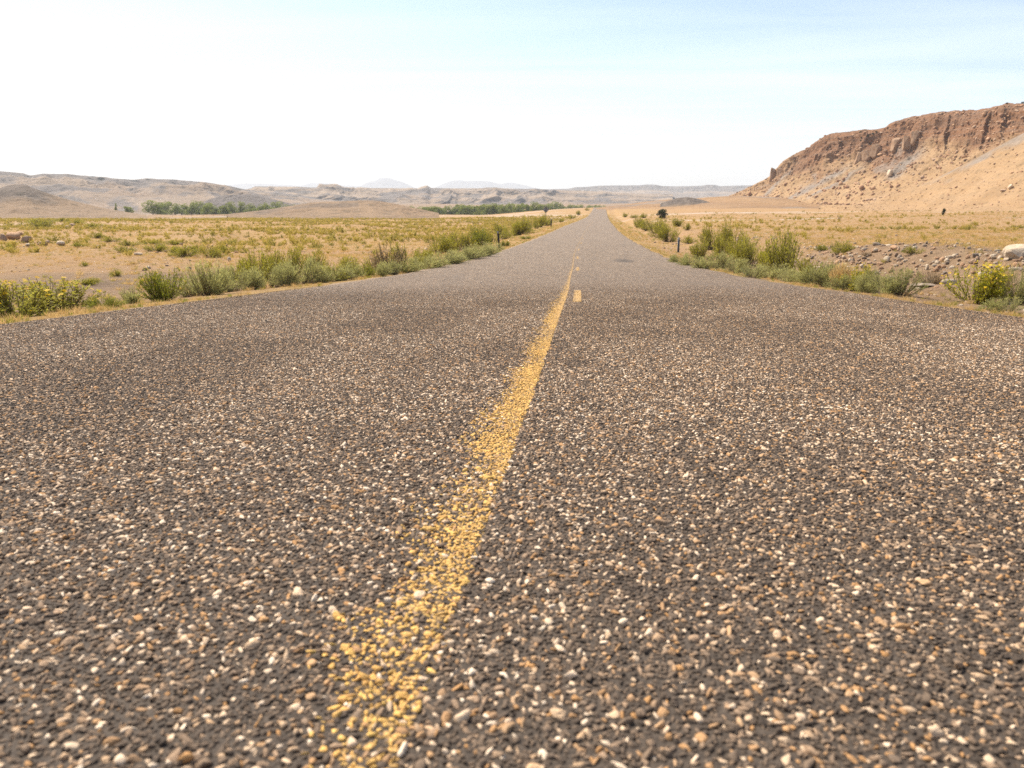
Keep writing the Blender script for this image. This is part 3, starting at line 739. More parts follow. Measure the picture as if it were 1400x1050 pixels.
def tubes_np(paths, radii, sides=3):
    """paths n x k x 3, radii n x k"""
    n, k, _ = paths.shape
    T = np.gradient(paths, axis=1); T /= np.maximum(np.linalg.norm(T, axis=2, keepdims=True), 1e-6)
    ref = np.where(np.abs(T[..., 2:3]) > 0.9, np.array([1., 0, 0]), np.array([0, 0, 1.]))
    A = np.cross(T, ref); A /= np.maximum(np.linalg.norm(A, axis=2, keepdims=True), 1e-6); B = np.cross(T, A)
    ang = np.arange(sides)*2*np.pi/sides
    V = paths[:, :, None] + radii[:, :, None, None]*(A[:, :, None]*np.cos(ang)[None, None, :, None] + B[:, :, None]*np.sin(ang)[None, None, :, None])
    idx = np.arange(n*k*sides).reshape(n, k, sides)
    a = idx[:, :-1]; b = idx[:, 1:]
    F = np.stack([a, np.roll(a, -1, 2), np.roll(b, -1, 2), b], -1).reshape(-1, 4)
    return V.reshape(-1, 3), F

def plant(seed, stems, per, Ln, Wd, spread=0.55, up=0.6, start=0.25, stem_r=0.006, ragged=0.3, clumps=0, flowers=0, fl_size=0.05):
    r = np.random.default_rng(seed)
    az = r.uniform(0, 2*np.pi, stems); rad = np.sqrt(r.uniform(0, 1, stems))
    if clumps:
        ca = r.uniform(0, 2*np.pi, clumps); cr = np.sqrt(r.uniform(0.05, 1, clumps)); ch = r.uniform(0.55, 1.0, clumps)
        k = r.integers(0, clumps, stems)
        x = np.cos(ca[k])*cr[k] + r.normal(0, 0.16, stems); y = np.sin(ca[k])*cr[k] + r.normal(0, 0.16, stems)
        az = np.arctan2(y, x); rad = np.clip(np.hypot(x, y), 0, 1.1); hs = ch[k]
    else:
        hs = np.ones(stems)
    h = np.sqrt(np.clip(1.12 - (rad*0.92)**2, 0.06, 1))*hs*(1 - ragged*r.uniform(0, 1, stems)**2)
    h = np.clip(h, 0.12, 1.0)
    s = np.linspace(0, 1, 5)
    base = np.stack([np.cos(az)*rad*0.10, np.sin(az)*rad*0.10], 1)*spread/0.5
    tip = np.stack([np.cos(az), np.sin(az)], 1)*(rad*spread)[:, None]
    wig = r.normal(0, 0.02, (stems, 5, 3)); wig[:, 0] = 0
    path = np.zeros((stems, 5, 3))
    path[..., :2] = base[:, None]*(1 - s[None, :, None]) + tip[:, None]*(s**0.85)[None, :, None]
    path[..., 2] = h[:, None]*(s**1.15)[None]
    path += wig
    path[:, 0, 2] = -0.02
    sv, sf = tubes_np(path, stem_r*np.linspace(1, 0.35, 5)[None].repeat(stems, 0))
    n = stems*per
    si = np.repeat(np.arange(stems), per); u = start + (1 - start)*r.uniform(0, 1, n)**0.8
    q = u*4; i = np.clip(q.astype(int), 0, 3); f = (q - i)[:, None]
    P = path[si, i]*(1-f) + path[si, i+1]*f
    T = path[si, i+1] - path[si, i]; T /= np.maximum(np.linalg.norm(T, axis=1, keepdims=True), 1e-6)
    D = T*up + r.normal(0, 0.55, (n, 3))*(1 - up*0.6) + np.array([0, 0, 0.25])
    P = P + r.normal(0, 0.012, (n, 3))
    P[:, 2] = np.maximum(P[:, 2], 0.01)
    lv, lf = leaves_np(P, D, Ln*r.uniform(0.6, 1.3, n), Wd*r.uniform(0.7, 1.3, n), r)
    lr = np.repeat(r.uniform(0, 1, n), 4)
    at_l = np.stack([lr, np.clip(lv[:, 2], 0, 1), 0*lr], 1)
    fl = None
    if flowers:
        ks = r.choice(stems, min(flowers, stems), replace=False, p=(h**2)/np.sum(h**2)); C = path[ks, -1] + r.normal(0, 0.03, (len(ks), 3))
        C = np.concatenate([C, path[ks[:len(ks)//2], 3] + r.normal(0, 0.05, (len(ks)//2, 3))])
        nrm = r.normal(0, 0.55, C.shape) + np.array([0.0, -0.5, 0.8]); nrm /= np.linalg.norm(nrm, axis=1, keepdims=True)
        S = np.cross(nrm, r.normal(size=C.shape)); S /= np.linalg.norm(S, axis=1, keepdims=True); B = np.cross(nrm, S)
        pet = 8; Vs, Fs = [], []
        for c in range(pet):
            a0 = 2*np.pi*c/pet; w = 0.30
            e = lambda a, R, z: C + (S*math.cos(a) + B*math.sin(a))*R*fl_size + nrm*z*fl_size
            Vs.append(np.stack([e(a0, 0.12, 0.02), e(a0 - w, 0.62, 0.10), e(a0, 1.0, 0.05), e(a0 + w, 0.62, 0.10)], 1))
        V = np.concatenate(Vs).reshape(-1, 3); F = np.arange(len(V)).reshape(-1, 4)
        fl = (V, F)
    return (sv, sf), (lv, lf, at_l), fl

GREEN = m_leaf("rabbitbrush_leaf", (0.225, 0.21, 0.022), (0.42, 0.385, 0.048), (0.49, 0.41, 0.06), 0.5)
DENSE = m_leaf("weed_leaf", (0.155, 0.175, 0.02), (0.31, 0.305, 0.04), (0.38, 0.34, 0.05), 0.5)
SAGE = m_leaf("sage_leaf", (0.31, 0.305, 0.1), (0.48, 0.46, 0.17), (0.52, 0.47, 0.155), 0.5)
SUNL = m_leaf("sunflower_leaf", (0.23, 0.22, 0.032), (0.44, 0.4, 0.075), (0.47, 0.4, 0.06), 0.5)
LIME = m_leaf("goldenweed_leaf", (0.24, 0.24, 0.018), (0.41, 0.38, 0.03), (0.52, 0.44, 0.025), 0.5)
TWIG = m_leaf("dry_twig_leaf", (0.22, 0.145, 0.075), (0.35, 0.245, 0.12), (0.34, 0.26, 0.11), 0.4)
STRAW = m_leaf("straw_blade", (0.44, 0.285, 0.1), (0.62, 0.43, 0.18), (0.66, 0.47, 0.2), 0.45)
PLAIN = m_leaf("plain_shrub_leaf", (0.33, 0.255, 0.05), (0.52, 0.41, 0.095), (0.56, 0.43, 0.1), 0.5)
OLIVE = m_leaf("olive_shrub_leaf", (0.24, 0.205, 0.045), (0.4, 0.335, 0.085), (0.44, 0.36, 0.09), 0.5)
COTTON = m_leaf("cottonwood_leaf", (0.12, 0.15, 0.03), (0.24, 0.275, 0.065), (0.26, 0.285, 0.07), 0.5)
JUNI = m_leaf("juniper_leaf", (0.030, 0.035, 0.014), (0.070, 0.075, 0.028), None, 0.15)
PETAL = m_leaf("yellow_petal", (0.75, 0.47, 0.02), (0.85, 0.60, 0.03), None, 0.3)
STEM = simple_mat("dry_stem", (0.20, 0.150, 0.085), 0.9)
BARK = simple_mat("grey_bark", (0.13, 0.105, 0.08), 0.9, 0.3, 3.0)

KINDS = {   # name: (leaf material, part recipe variants)
    "rabbitbrush": (GREEN, [plant(10+i, 130, 26, 0.060, 0.011, 0.52, 0.75, 0.22, 0.006, 0.45, 9) for i in range(4)]),
    "weed_bush": (DENSE, [plant(30+i, 190, 30, 0.055, 0.016, 0.60, 0.6, 0.10, 0.005, 0.35, 10, 14, 0.035) for i in range(3)]),
    "sagebrush": (SAGE, [plant(50+i, 200, 19, 0.085, 0.010, 0.58, 0.85, 0.15, 0.005, 0.35, 8) for i in range(4)]),
    "sunflower_bush": (SUNL, [plant(70+i, 100, 24, 0.075, 0.024, 0.55, 0.35, 0.06, 0.009, 0.35, 9, 30, 0.036) for i in range(2)]),
    "goldenweed_bush": (LIME, [plant(80+i, 140, 24, 0.060, 0.020, 0.56, 0.45, 0.12, 0.006, 0.30, 9, 70, 0.026) for i in range(2)]),
    "twiggy_bush": (TWIG, [plant(90+i, 130, 12, 0.060, 0.010, 0.62, 0.75, 0.35, 0.009, 0.5, 7) for i in range(2)]),
    "grass_clump": (STRAW, [plant(95+i, 150, 7, 0.30, 0.012, 0.35, 0.95, 0.05, 0.004, 0.5) for i in range(3)]),
}
def make_meshes(kind, leafmat, recs):
    out = []
    for (sv, sf), (lv, lf, al), fl in recs:
        d = {"stems": mesh_np("stems", sv, sf, STEM), "foliage": mesh_np("foliage", lv, lf, leafmat, False, {"lv": ('FLOAT_VECTOR', al)})}
        if fl is not None:
            d["flowers"] = mesh_np("flowers", fl[0], fl[1], PETAL, False, {"lv": ('FLOAT_VECTOR', np.repeat(rng.uniform(0, 1, (len(fl[1]), 3)), 4, 0))})
        out.append(d)
    return out
PLANTS = {k: make_meshes(k, m, r) for k, (m, r) in KINDS.items()}

def put_plant(kind, px, row, w, h, label, group=None, var=None, cat="shrub"):
    P, dep = on_ground(px, row)
    dep = P[1]*CP + (CAM_H - P[2])*SP
    hm = h*dep/FPX; wm = w*dep/FPX
    ms = PLANTS[kind]; d = ms[int(rng.integers(0, len(ms))) if var is None else var % len(ms)]
    root = bpy.data.objects.new(kind, None); COL.objects.link(root)
    root.empty_display_size = 0.2
    root.location = (P[0], P[1], P[2] - 0.01)
    spread = {"rabbitbrush": 0.52, "weed_bush": 0.60, "sagebrush": 0.58, "sunflower_bush": 0.55, "goldenweed_bush": 0.56, "twiggy_bush": 0.62, "grass_clump": 0.4}[kind]
    sx = wm/(2*spread)*(1.22 if kind == 'sunflower_bush' else 1.0)
    root.scale = (sx, sx*float(rng.uniform(0.85, 1.1)), hm*1.04); root.rotation_euler = (0, 0, float(rng.uniform(0, 6.28)))
    root["label"] = label; root["category"] = cat
    if group: root["group"] = group
    for nm, me in d.items():
        link(nm, me, root, kind="stuff" if nm == "flowers" else None)
    return root

LSAGE = ("soft grey-green sagebrush in the band along the road edge opposite the mesa", "grey-green sagebrush along the road edge opposite the mesa")
RSAGE = ("soft grey-green sagebrush in the band along the road edge on the mesa side", "grey-green sagebrush along the road edge on the mesa side")
LRAB = ("upright yellow-green rabbitbrush behind the sage band on the road side opposite the mesa", "rabbitbrush beside the road opposite the mesa")
RRAB = ("upright yellow-green rabbitbrush beside the road on the mesa side", "rabbitbrush beside the road on the mesa side")
hero = [
    ("sunflower_bush", 20, 433, 84, 54, "wide leafy bush with few yellow flowers next to the sunflower bush", None),
    ("sunflower_bush", 78, 426, 78, 54, "sunflower bush dotted with many yellow blooms at the gravel road edge", None),
    ("weed_bush", 145, 421, 44, 20, "low bright green clump alone at the gravel edge beside grey-green weeds", None),
    ("sagebrush", 183, 415, 44, 28, "low grey-green weed between the low green clump and the dense green bush", None),
    ("weed_bush", 226, 411, 64, 48, "dense dark green bush with deep shaded base at the road edge", None),
    ("sagebrush", 286, 404, 56, 50, *LSAGE), ("sagebrush", 318, 399, 52, 42, *LSAGE),
    ("rabbitbrush", 357, 388, 56, 58, *LRAB), ("rabbitbrush", 398, 379, 48, 46, *LRAB), ("rabbitbrush", 338, 384, 40, 42, *LRAB),
    ("sagebrush", 366, 394, 60, 40, *LSAGE), ("sagebrush", 412, 389, 52, 40, *LSAGE), ("rabbitbrush", 447, 385, 46, 34, *LRAB),
    ("sagebrush", 478, 381, 46, 26, *LSAGE), ("weed_bush", 497, 379, 32, 24, "small dark green bush among sagebrush at the road edge before the twiggy bush", None),
    ("twiggy_bush", 530, 374, 70, 48, "reddish brown twiggy half-dry bush beside the road among green shrubs", None),
    ("rabbitbrush", 556, 368, 48, 38, *LRAB), ("rabbitbrush", 512, 372, 34, 32, *LRAB),
    ("sagebrush", 540, 375, 46, 20, *LSAGE), ("sagebrush", 575, 368, 50, 19, *LSAGE), ("sagebrush", 606, 362, 52, 20, *LSAGE), ("sagebrush", 634, 356, 44, 18, *LSAGE), ("sagebrush", 655, 351, 46, 22, *LSAGE), ("sagebrush", 676, 344, 28, 13, *LSAGE),
    ("rabbitbrush", 600, 348, 44, 30, *LRAB), ("rabbitbrush", 628, 342, 38, 26, *LRAB), ("weed_bush", 654, 337, 28, 32, "tall dark green bush beside the dark marker post", None),
    ("rabbitbrush", 672, 334, 30, 22, *LRAB), ("rabbitbrush", 690, 327, 24, 15, *LRAB), ("rabbitbrush", 684, 321, 26, 18, *LRAB), ("rabbitbrush", 712, 321, 32, 24, *LRAB), ("rabbitbrush", 722, 318, 24, 18, *LRAB), ("rabbitbrush", 733, 313, 14, 10, *LRAB),
    ("rabbitbrush", 738, 311, 22, 18, *LRAB), ("rabbitbrush", 749, 309, 20, 14, *LRAB), ("rabbitbrush", 766, 304, 14, 6, *LRAB), ("rabbitbrush", 782, 299, 10, 8, *LRAB), ("rabbitbrush", 792, 294, 10, 7, *LRAB), ("rabbitbrush", 803, 288, 6, 5, *LRAB),
    ("weed_bush", 720, 327, 18, 6, "flat green tuft on the pavement edge beyond the dark marker post", None), ("weed_bush", 690, 337, 16, 9, "small green tuft at the foot of the dark marker post", None),
    ("rabbitbrush", 855, 297, 8, 6, *RRAB), ("rabbitbrush", 867, 298, 10, 5, *RRAB), ("rabbitbrush", 881, 298, 13, 6, *RRAB),
    ("rabbitbrush", 871, 311, 20, 15, *RRAB), ("rabbitbrush", 886, 315, 22, 15, *RRAB), ("rabbitbrush", 897, 319, 28, 21, *RRAB), ("rabbitbrush", 914, 331, 34, 27, *RRAB), ("rabbitbrush", 925, 310, 16, 11, *RRAB), ("rabbitbrush", 938, 315, 12, 11, *RRAB), ("rabbitbrush", 943, 333, 19, 14, *RRAB),
    ("sagebrush", 930, 361, 32, 18, *RSAGE), ("rabbitbrush", 957, 356, 38, 31, *RRAB), ("rabbitbrush", 974, 341, 38, 37, *RRAB), ("rabbitbrush", 1000, 348, 36, 42, *RRAB), ("rabbitbrush", 1026, 363, 42, 36, *RRAB),
    ("sagebrush", 981, 367, 46, 28, *RSAGE), ("sagebrush", 1004, 374, 34, 24, *RSAGE), ("twiggy_bush", 1022, 375, 32, 26, "grey-brown twiggy bush among sagebrush on the mesa side", None),
    ("rabbitbrush", 1076, 377, 58, 58, "tallest broad yellow-green rabbitbrush on the mesa side of the road", None),
    ("sagebrush", 1052, 381, 50, 22, *RSAGE), ("sagebrush", 1092, 387, 44, 19, *RSAGE),
    ("sagebrush", 1133, 393, 60, 40, *RSAGE), ("goldenweed_bush", 1168, 398, 38, 34, "green bush with a few yellow tips between two sagebrush clumps", None), ("sagebrush", 1196, 400, 38, 38, *RSAGE), ("sagebrush", 1230, 404, 46, 42, *RSAGE),
    ("grass_clump", 1150, 395, 30, 34, "tall dry straw-coloured grass clump among the sage", None), ("twiggy_bush", 1272, 388, 34, 22, "low dry brown brush between rubble bank and road ditch", None),
    ("goldenweed_bush", 1334, 416, 72, 56, "bright yellow-green bush covered in yellow blooms beside the road", None),
    ("grass_clump", 1366, 408, 26, 46, "tall dry straw stalks beside the yellow-blooming bush", None), ("sagebrush", 1386, 417, 46, 54, "tall loose grey-green sagebrush beside the yellow-blooming bush", None),
    ("sagebrush", 1374, 427, 54, 28, "low rounded sagebrush at the road edge before the yellow-blooming bush", None),
    ("weed_bush", 1123, 343, 18, 10, "small dark shrub on the flat just behind the rubble bank", None), ("rabbitbrush", 1146, 348, 32, 18, "spreading pale shrub at the end of the rubble bank", None), ("twiggy_bush", 1186, 350, 14, 8, "small brown shrub rooted in the rubble bank", None),
    ("rabbitbrush", 1250, 347, 22, 12, "small pale shrub growing on top of the rubble bank", None),
    ("rabbitbrush", 60, 313, 34, 12, "bright yellow-green shrub patch beside the dark wash on the plain", None), ("rabbitbrush", 84, 303, 18, 7, "dark green shrub at the head of the wash on the plain", None), ("rabbitbrush", 130, 311, 26, 9, "yellow-green shrub just past the wash on the plain", None),
    ("rabbitbrush", 8, 342, 18, 12, "small dark shrub in front of the tumbled brown rocks", None), ("rabbitbrush", 116, 364, 12, 7, "lone small dark shrub on the bare grey dirt", None), ("rabbitbrush", 158, 378, 18, 10, "low olive shrub on bare dirt behind the green clump", None),
    ("rabbitbrush", 116, 389, 46, 12, "thin brownish growth on bare dirt behind the sunflower bushes", None),
]
for px, row, w, h in [(262, 405, 38, 30), (301, 401, 42, 36), (341, 397, 46, 34), (390, 392, 46, 34), (431, 387, 42, 30), (462, 384, 42, 28), (516, 378, 42, 24), (556, 372, 42, 20), (590, 366, 42, 20), (620, 360, 38, 18), (645, 354, 38, 18), (664, 348, 32, 15)]:
    hero.append(("sagebrush", px, row, w, h, *LSAGE))
for px, row, w, h in [(470, 374, 42, 26), (430, 374, 38, 30), (376, 374, 38, 36), (581, 357, 38, 25), (615, 347, 32, 24), (641, 339, 30, 22), (661, 329, 26, 18), (318, 386, 34, 30), (702, 322, 24, 15)]:
    hero.append(("rabbitbrush", px, row, w, h, *LRAB))
for px, row, w, h in [(945, 365, 34, 18), (963, 369, 36, 20), (1030, 381, 42, 20), (1073, 385, 46, 20), (1112, 391, 42, 24), (1152, 397, 42, 26), (1183, 400, 36, 28), (1212, 403, 42, 32)]:
    hero.append(("sagebrush", px, row, w, h, *RSAGE))
for px, row, w, h in [(985, 354, 34, 34), (1013, 358, 36, 36), (1050, 372, 42, 42), (1108, 385, 40, 36), (903, 325, 24, 17)]:
    hero.append(("rabbitbrush", px, row, w, h, *RRAB))
EDGE = ("", "yellow-green shrubs along the edge of the bare dirt")
for px, row, w, h in [(110, 338, 24, 8), (130, 326, 28, 9), (153, 330, 24, 8), (178, 336, 26, 9), (172, 345, 30, 10), (213, 344, 36, 13), (205, 334, 24, 8), (236, 346, 28, 12), (254, 350, 44, 15), (290, 353, 34, 18), (270, 343, 26, 10), (240, 335, 22, 8), (310, 346, 28, 14), (60, 306, 40, 8), (100, 306, 30, 7)]:
    hero.append(("rabbitbrush", px, row, w, h, *EDGE))
def ordinal(n):
    return "%d%s" % (n, "th" if 10 < n % 100 < 14 else {1: "st", 2: "nd", 3: "rd"}.get(n % 10, "th"))
for L_, rev, txt in ((LSAGE, 1, "%s grey-green sagebrush along the road edge counting from the dense dark green bush"), (LRAB, 1, "%s yellow-green rabbitbrush opposite the mesa counting from the dense dark green bush along the road"),
                     (EDGE, 1, "%s yellow-green shrub along the edge of the bare dirt counting from the brown rock heap"), (RSAGE, -1, "%s grey-green sagebrush on the mesa side counting from the yellow-blooming bush"), (RRAB, -1, "%s yellow-green rabbitbrush on the mesa side counting outward along the road from the rubble bank")):
    ids = sorted([i for i, q in enumerate(hero) if q[6] == L_[1]], key=lambda i: rev*hero[i][1])
    for k_, i in enumerate(ids): hero[i] = hero[i][:5] + (txt % ordinal(k_+1), L_[1])
for k, px, row, w, h, lab, grp in hero:
    if k == 'rabbitbrush' and px > 830: w, h = w*1.18, h*1.22
    if k == 'rabbitbrush' and px < 830 and row > 300: h = h*1.08
    if k == 'goldenweed_bush': w, h = w*1.12, h*1.08
    put_plant(k, px, row, w*1.12*rng.uniform(0.88, 1.12), h*1.02*rng.uniform(0.86, 1.14), lab, grp, cat="grass" if k == "grass_clump" else "shrub")

# ------------------------------------------------------------------ shrubs of the plains: the largest as objects, the rest as one mass
def lod_shrub(seed, mat, stems=26, per=16, L=0.16, W=0.05, spread=0.62):
    (sv, sf), (lv, lf, al), _ = plant(seed, stems, per, L, W, spread, 0.65, 0.12, 0.012, 0.4, 6)
    return mesh_np("shrub", lv, lf, mat, False, {"lv": ('FLOAT_VECTOR', al)})
LOD = [lod_shrub(500+i, PLAIN) for i in range(3)] + [lod_shrub(510+i, OLIVE) for i in range(3)]
def clumpy(x, y):
    return sm(fbm(x/9, y/9, 0, 3, 601) + 0.6*fbm(x/40, y/40, 0, 2, 603), -0.35, 0.35)
def plain_shrubs():
    r = np.random.default_rng(21)
    n = 130000
    y = r.uniform(14, 330, n); x = y*r.uniform(-0.82, 0.82, n)
    t = x - ROAD_X(y)
    dens = np.where(t < 0, 0.95*sm(-t, 7, 12)*(0.05 + 0.95*sm(y + 8*fbm(x/12, y/12, 0, 3, 607), 32, 48)), 0.24*sm(t, 9, 16)*sm(y, 22, 34))
    dens = dens*(0.12 + 0.88*clumpy(x, y))*(1 - sm(y, 230, 330)*0.7)
    dens = np.where((t > 0), dens*(1 - 0.75*sm(y, 70, 130)), dens)
    cell = 0.5*1.64*(330**2 - 14**2)/n                         # square metres per try, denser near the camera
    p = np.clip(dens*cell*y/170.0, 0, 1)
    # sampling is uniform in y, so a try at distance y stands for 1.64*y*316/n square metres
    k = r.uniform(size=n) < np.clip(dens*1.64*y*316/n, 0, 1)
    x, y, t = x[k], y[k], t[k]
    h = np.clip(r.lognormal(-1.15, 0.38, len(x)), 0.14, 0.85)
    w = h*r.uniform(1.0, 1.9, len(x))
    z = H(x, y) - 0.015
    ol = r.uniform(size=len(x)) < 0.30
    idx = r.integers(0, 3, len(x)) + 3*ol
    show = h/y*(np.abs(x/y) < 0.70)
    o = np.argsort(-show)
    nl = nr_ = 0; used = np.zeros(len(x), bool)
    for i in o:
        left = t[i] < 0
        if left and nl >= 170 or not left and nr_ >= 110: continue
        if nl + nr_ >= 280: break
        used[i] = True
        nl += left; nr_ += not left
        c = "olive" if ol[i] else "straw-yellow"
        where = "on the plain before the green river trees" if left else "on the tan plain below the mesa"
        q_ = w[i]/h[i]
        look = ("tallest " if h[i] > 0.62 else "knee-high " if h[i] > 0.48 else "small " if h[i] > 0.36 else "tiny ") + ("wide low-spreading " if q_ > 1.6 else "rounded " if q_ > 1.25 else "upright ")
        ob = link("plain_shrub", LOD[idx[i]], None, "%s%s shrub %s" % (look, c, where), "shrub", "%s%s shrubs %s" % (look, c, where))
        ob.location = (x[i], y[i], z[i]); ob.rotation_euler = (0, 0, r.uniform(0, 6.28)); ob.scale = (w[i]/1.24, w[i]/1.24, h[i])
    q = ~used
    m = q.sum()
    scatter("desert_scrub", np.stack([x, y, z], 1)[q], np.stack([0*x, 0*x, r.uniform(0, 6.28, len(x))], 1)[q],
            np.stack([w/1.24, w/1.24, h], 1)[q], idx[q], None, LOD, None, "scattered small yellow and olive scrub over the desert plain", "scrub")
    return len(x)
NSHRUB = plain_shrubs()

# ------------------------------------------------------------------ dry grass
def tuft(seed, mat, blades=26, L=0.9, W=0.02, sp=0.5):
    r = np.random.default_rng(seed)
    P = np.stack([r.normal(0, 0.16, blades), r.normal(0, 0.16, blades), np.zeros(blades)], 1)
    D = np.stack([r.normal(0, sp, blades), r.normal(0, sp, blades), np.ones(blades)], 1)
    V, F = leaves_np(P, D, L*r.uniform(0.5, 1.1, blades), np.full(blades, W), r)
    al = np.stack([np.repeat(r.uniform(0, 1, blades), 4), np.clip(V[:, 2], 0, 1), 0*V[:, 0]], 1)
    return mesh_np("tuft", V, F, mat, False, {"lv": ('FLOAT_VECTOR', al)})
TUFTS = [tuft(700+i, STRAW, 34, 0.9, 0.035) for i in range(4)] + [tuft(710+i, OLIVE, 30, 0.8, 0.04) for i in range(2)] + [tuft(720+i, DENSE, 30, 0.7, 0.05) for i in range(2)]
def grass():
    r = np.random.default_rng(23)
    # verge band on both sides of the road
    n = 15000
    y = np.exp(r.uniform(math.log(3.5), math.log(330), n)); side = np.where(r.uniform(size=n) < 0.5, -1, 1)
    d = 4.02 + np.abs(r.normal(0, 1, n))*0.42 + (r.uniform(size=n) < 0.4)*r.uniform(0, 2.6, n)
    x = ROAD_X(y) + side*d
    k = (fbm(x/1.6, y/1.6, 0, 3, 611) > -0.25) & (r.uniform(size=n) < 0.30 + 0.70*sm(y, 10, 22)) & ~((side > 0) & (r.uniform(size=n) < 0.25))
    x, y, d = x[k], y[k], d[k]; m = len(x)
    h = r.uniform(0.03, 0.11, m)*(1 + 0.5*sm(d, 4.3, 5.5))*(1 + 1.0*sm(y, 20, 120))
    pick = r.uniform(size=m); idx = np.where(pick < 0.66, r.integers(0, 4, m), np.where(pick < 0.88, 4 + r.integers(0, 2, m), 6 + r.integers(0, 2, m)))
    z = H(x, y) - 0.01
    s = h[:, None]*np.ones((1, 3)); s[:, :2] *= (1.0 + 1.2*sm(y, 20, 120))[:, None]
    scatter("verge_grass", np.stack([x, y, z], 1), np.stack([0*x, 0*x, r.uniform(0, 6.28, m)], 1), s, idx, None, TUFTS, None, "dry golden grass along both edges of the road", "grass")
    # thin dry grass over the plains
    n = 90000
    y = np.exp(r.uniform(math.log(10), math.log(240), n)); x = y*r.uniform(-0.8, 0.8, n); t = x - ROAD_X(y)
    dens = np.where(t < 0, sm(-t, 6, 9)*(0.06 + 0.94*sm(y, 30, 46)), sm(t, 8, 13)*(0.25 + 0.75*sm(y, 24, 34)))
    dens = dens*(0.25 + 0.75*sm(fbm(x/5, y/5, 0, 3, 615), -0.3, 0.4))
    k = r.uniform(size=n) < dens*0.85
    x, y = x[k], y[k]; m = len(x)
    h = r.uniform(0.07, 0.22, m)*(1 + 0.6*sm(y, 60, 160))
    idx = np.where(r.uniform(size=m) < 0.8, r.integers(0, 4, m), 4 + r.integers(0, 2, m))
    s = h[:, None]*np.array([[1.6, 1.6, 1.0]])
    scatter("dry_grass", np.stack([x, y, H(x, y) - 0.01], 1), np.stack([0*x, 0*x, r.uniform(0, 6.28, m)], 1), s, idx, None, TUFTS[:6], None, "thin dry straw grass over the plains", "grass")
grass()

# ------------------------------------------------------------------ trees
def tree_meshes(seed, mat, leaves=2600, lobes=13, lsize=0.055, low=0.12, wide=0.5, lean=0.0):
    """one metre tall, half-width 'wide'"""
    r = np.random.default_rng(seed)
    C = np.stack([r.uniform(-1, 1, lobes)*wide*0.72, r.uniform(-1, 1, lobes)*wide*0.72, r.uniform(low + 0.14, 0.86, lobes)], 1)
    C[:, :2] *= (1.0 - 0.45*np.clip((C[:, 2:3] - 0.5)/0.4, 0, 1))
    R = r.uniform(0.11, 0.22, lobes)
    li = r.integers(0, lobes, leaves)
    d = r.normal(size=(leaves, 3)); d /= np.linalg.norm(d, axis=1, keepdims=True)
    P = C[li] + d*(R[li]*r.uniform(0.25, 1.0, leaves)**0.4)[:, None]*np.array([1.15, 1.15, 0.85])
    P[:, 2] = np.clip(P[:, 2], low*0.6, 1.0)
    V, F = leaves_np(P, d + r.normal(0, 0.6, d.shape), lsize*r.uniform(0.6, 1.3, leaves), lsize*0.75*r.uniform(0.6, 1.3, leaves), r)
    al = np.stack([np.repeat(0.5*r.uniform(0, 1, leaves) + 0.5*r.uniform(0, 1, lobes)[li], 4), np.clip(V[:, 2], 0, 1), 0*V[:, 0]], 1)
    crown = mesh_np("crown", V, F, mat, False, {"lv": ('FLOAT_VECTOR', al)})
    s = np.linspace(0, 1, 5)
    nb = min(lobes, 8); base = np.array([0, 0, 0.0])
    paths = [np.stack([0.02*np.sin(s*3), 0*s, s*0.5 - 0.03], 1)]; rad = [np.linspace(0.032, 0.018, 5)]
    for i in range(nb):
        p0 = np.array([0, 0, r.uniform(low*0.7, 0.4)]); p1 = C[i]
        paths.append(p0 + (p1 - p0)*s[:, None] + np.array([0, 0, 0.05])*np.sin(s*np.pi)[:, None]); rad.append(np.linspace(0.016, 0.005, 5))
    tv, tf = tubes_np(np.array(paths), np.array(rad), 6)
    return mesh_np("trunk", tv, tf, BARK, True), crown
COTT = [tree_meshes(800+i, COTTON, 4200, 18, 0.050, 0.04, 0.62) for i in range(5)]
def put_tree(name, px, base_y, top_row, wpx, label, group, meshes, base_row=None):
    X = (px - 700)/FPX/ (CP - (285-525)/FPX*SP) * base_y
    z = float(H(X, base_y)); top = at(px, top_row, base_y)[2]
    h = top - z; w = wpx*base_y/FPX*1.0
    root = bpy.data.objects.new(name, None); COL.objects.link(root); root.location = (X, base_y, z - 0.05)
    root.scale = (w/1.15, w/1.15, h); root.rotation_euler = (0, 0, float(rng.uniform(0, 6.28)))
    root["label"] = label; root["category"] = "tree"
    if group: root["group"] = group
    link("trunk", meshes[0], root); link("crown", meshes[1], root)
    return root
TL = ("green cottonwood in the tree line under the long grey-blue ridge", "cottonwoods under the long ridge")
TC = ("green cottonwood in the tree line beneath the badland plateau beside the road", "cottonwoods beneath the badland plateau")
rt = np.random.default_rng(31)
def ordered(name, label, group):
    obs = sorted([o for o in COL.objects if o.get("group") == group], key=lambda o: o.location.x/o.location.y)
    for i, o in enumerate(obs): o["label"] = label % ordinal(i+1)
for px, top, w, Y in [(209, 273.5, 20, 640), (226, 275, 18, 670), (238, 278, 14, 650), (248, 279, 14, 680), (261, 276.5, 14, 660), (272, 275, 14, 690), (282, 279, 12, 640), (291, 277, 18, 680), (305, 280, 14, 650), (315, 276.5, 14, 700), (331, 276, 10, 690), (344, 279, 14, 670), (357, 280, 12, 660), (368, 278, 13, 690), (378, 276, 16, 700), (392, 280, 11, 690), (405, 279.5, 15, 720)]:
    put_tree("cottonwood_tree", px, Y, top - 0.5, w*1.45, *TL, COTT[int(rt.integers(0, 5))])
put_tree("cottonwood_tree", 174, 560, 281, 15, "small pale green cottonwood standing apart at the tree line's end", None, COTT[1])
put_tree("juniper_tree", 158, 520, 277, 5, "tiny dark pointed juniper at the foot of the clay hill", None, COTT[2])
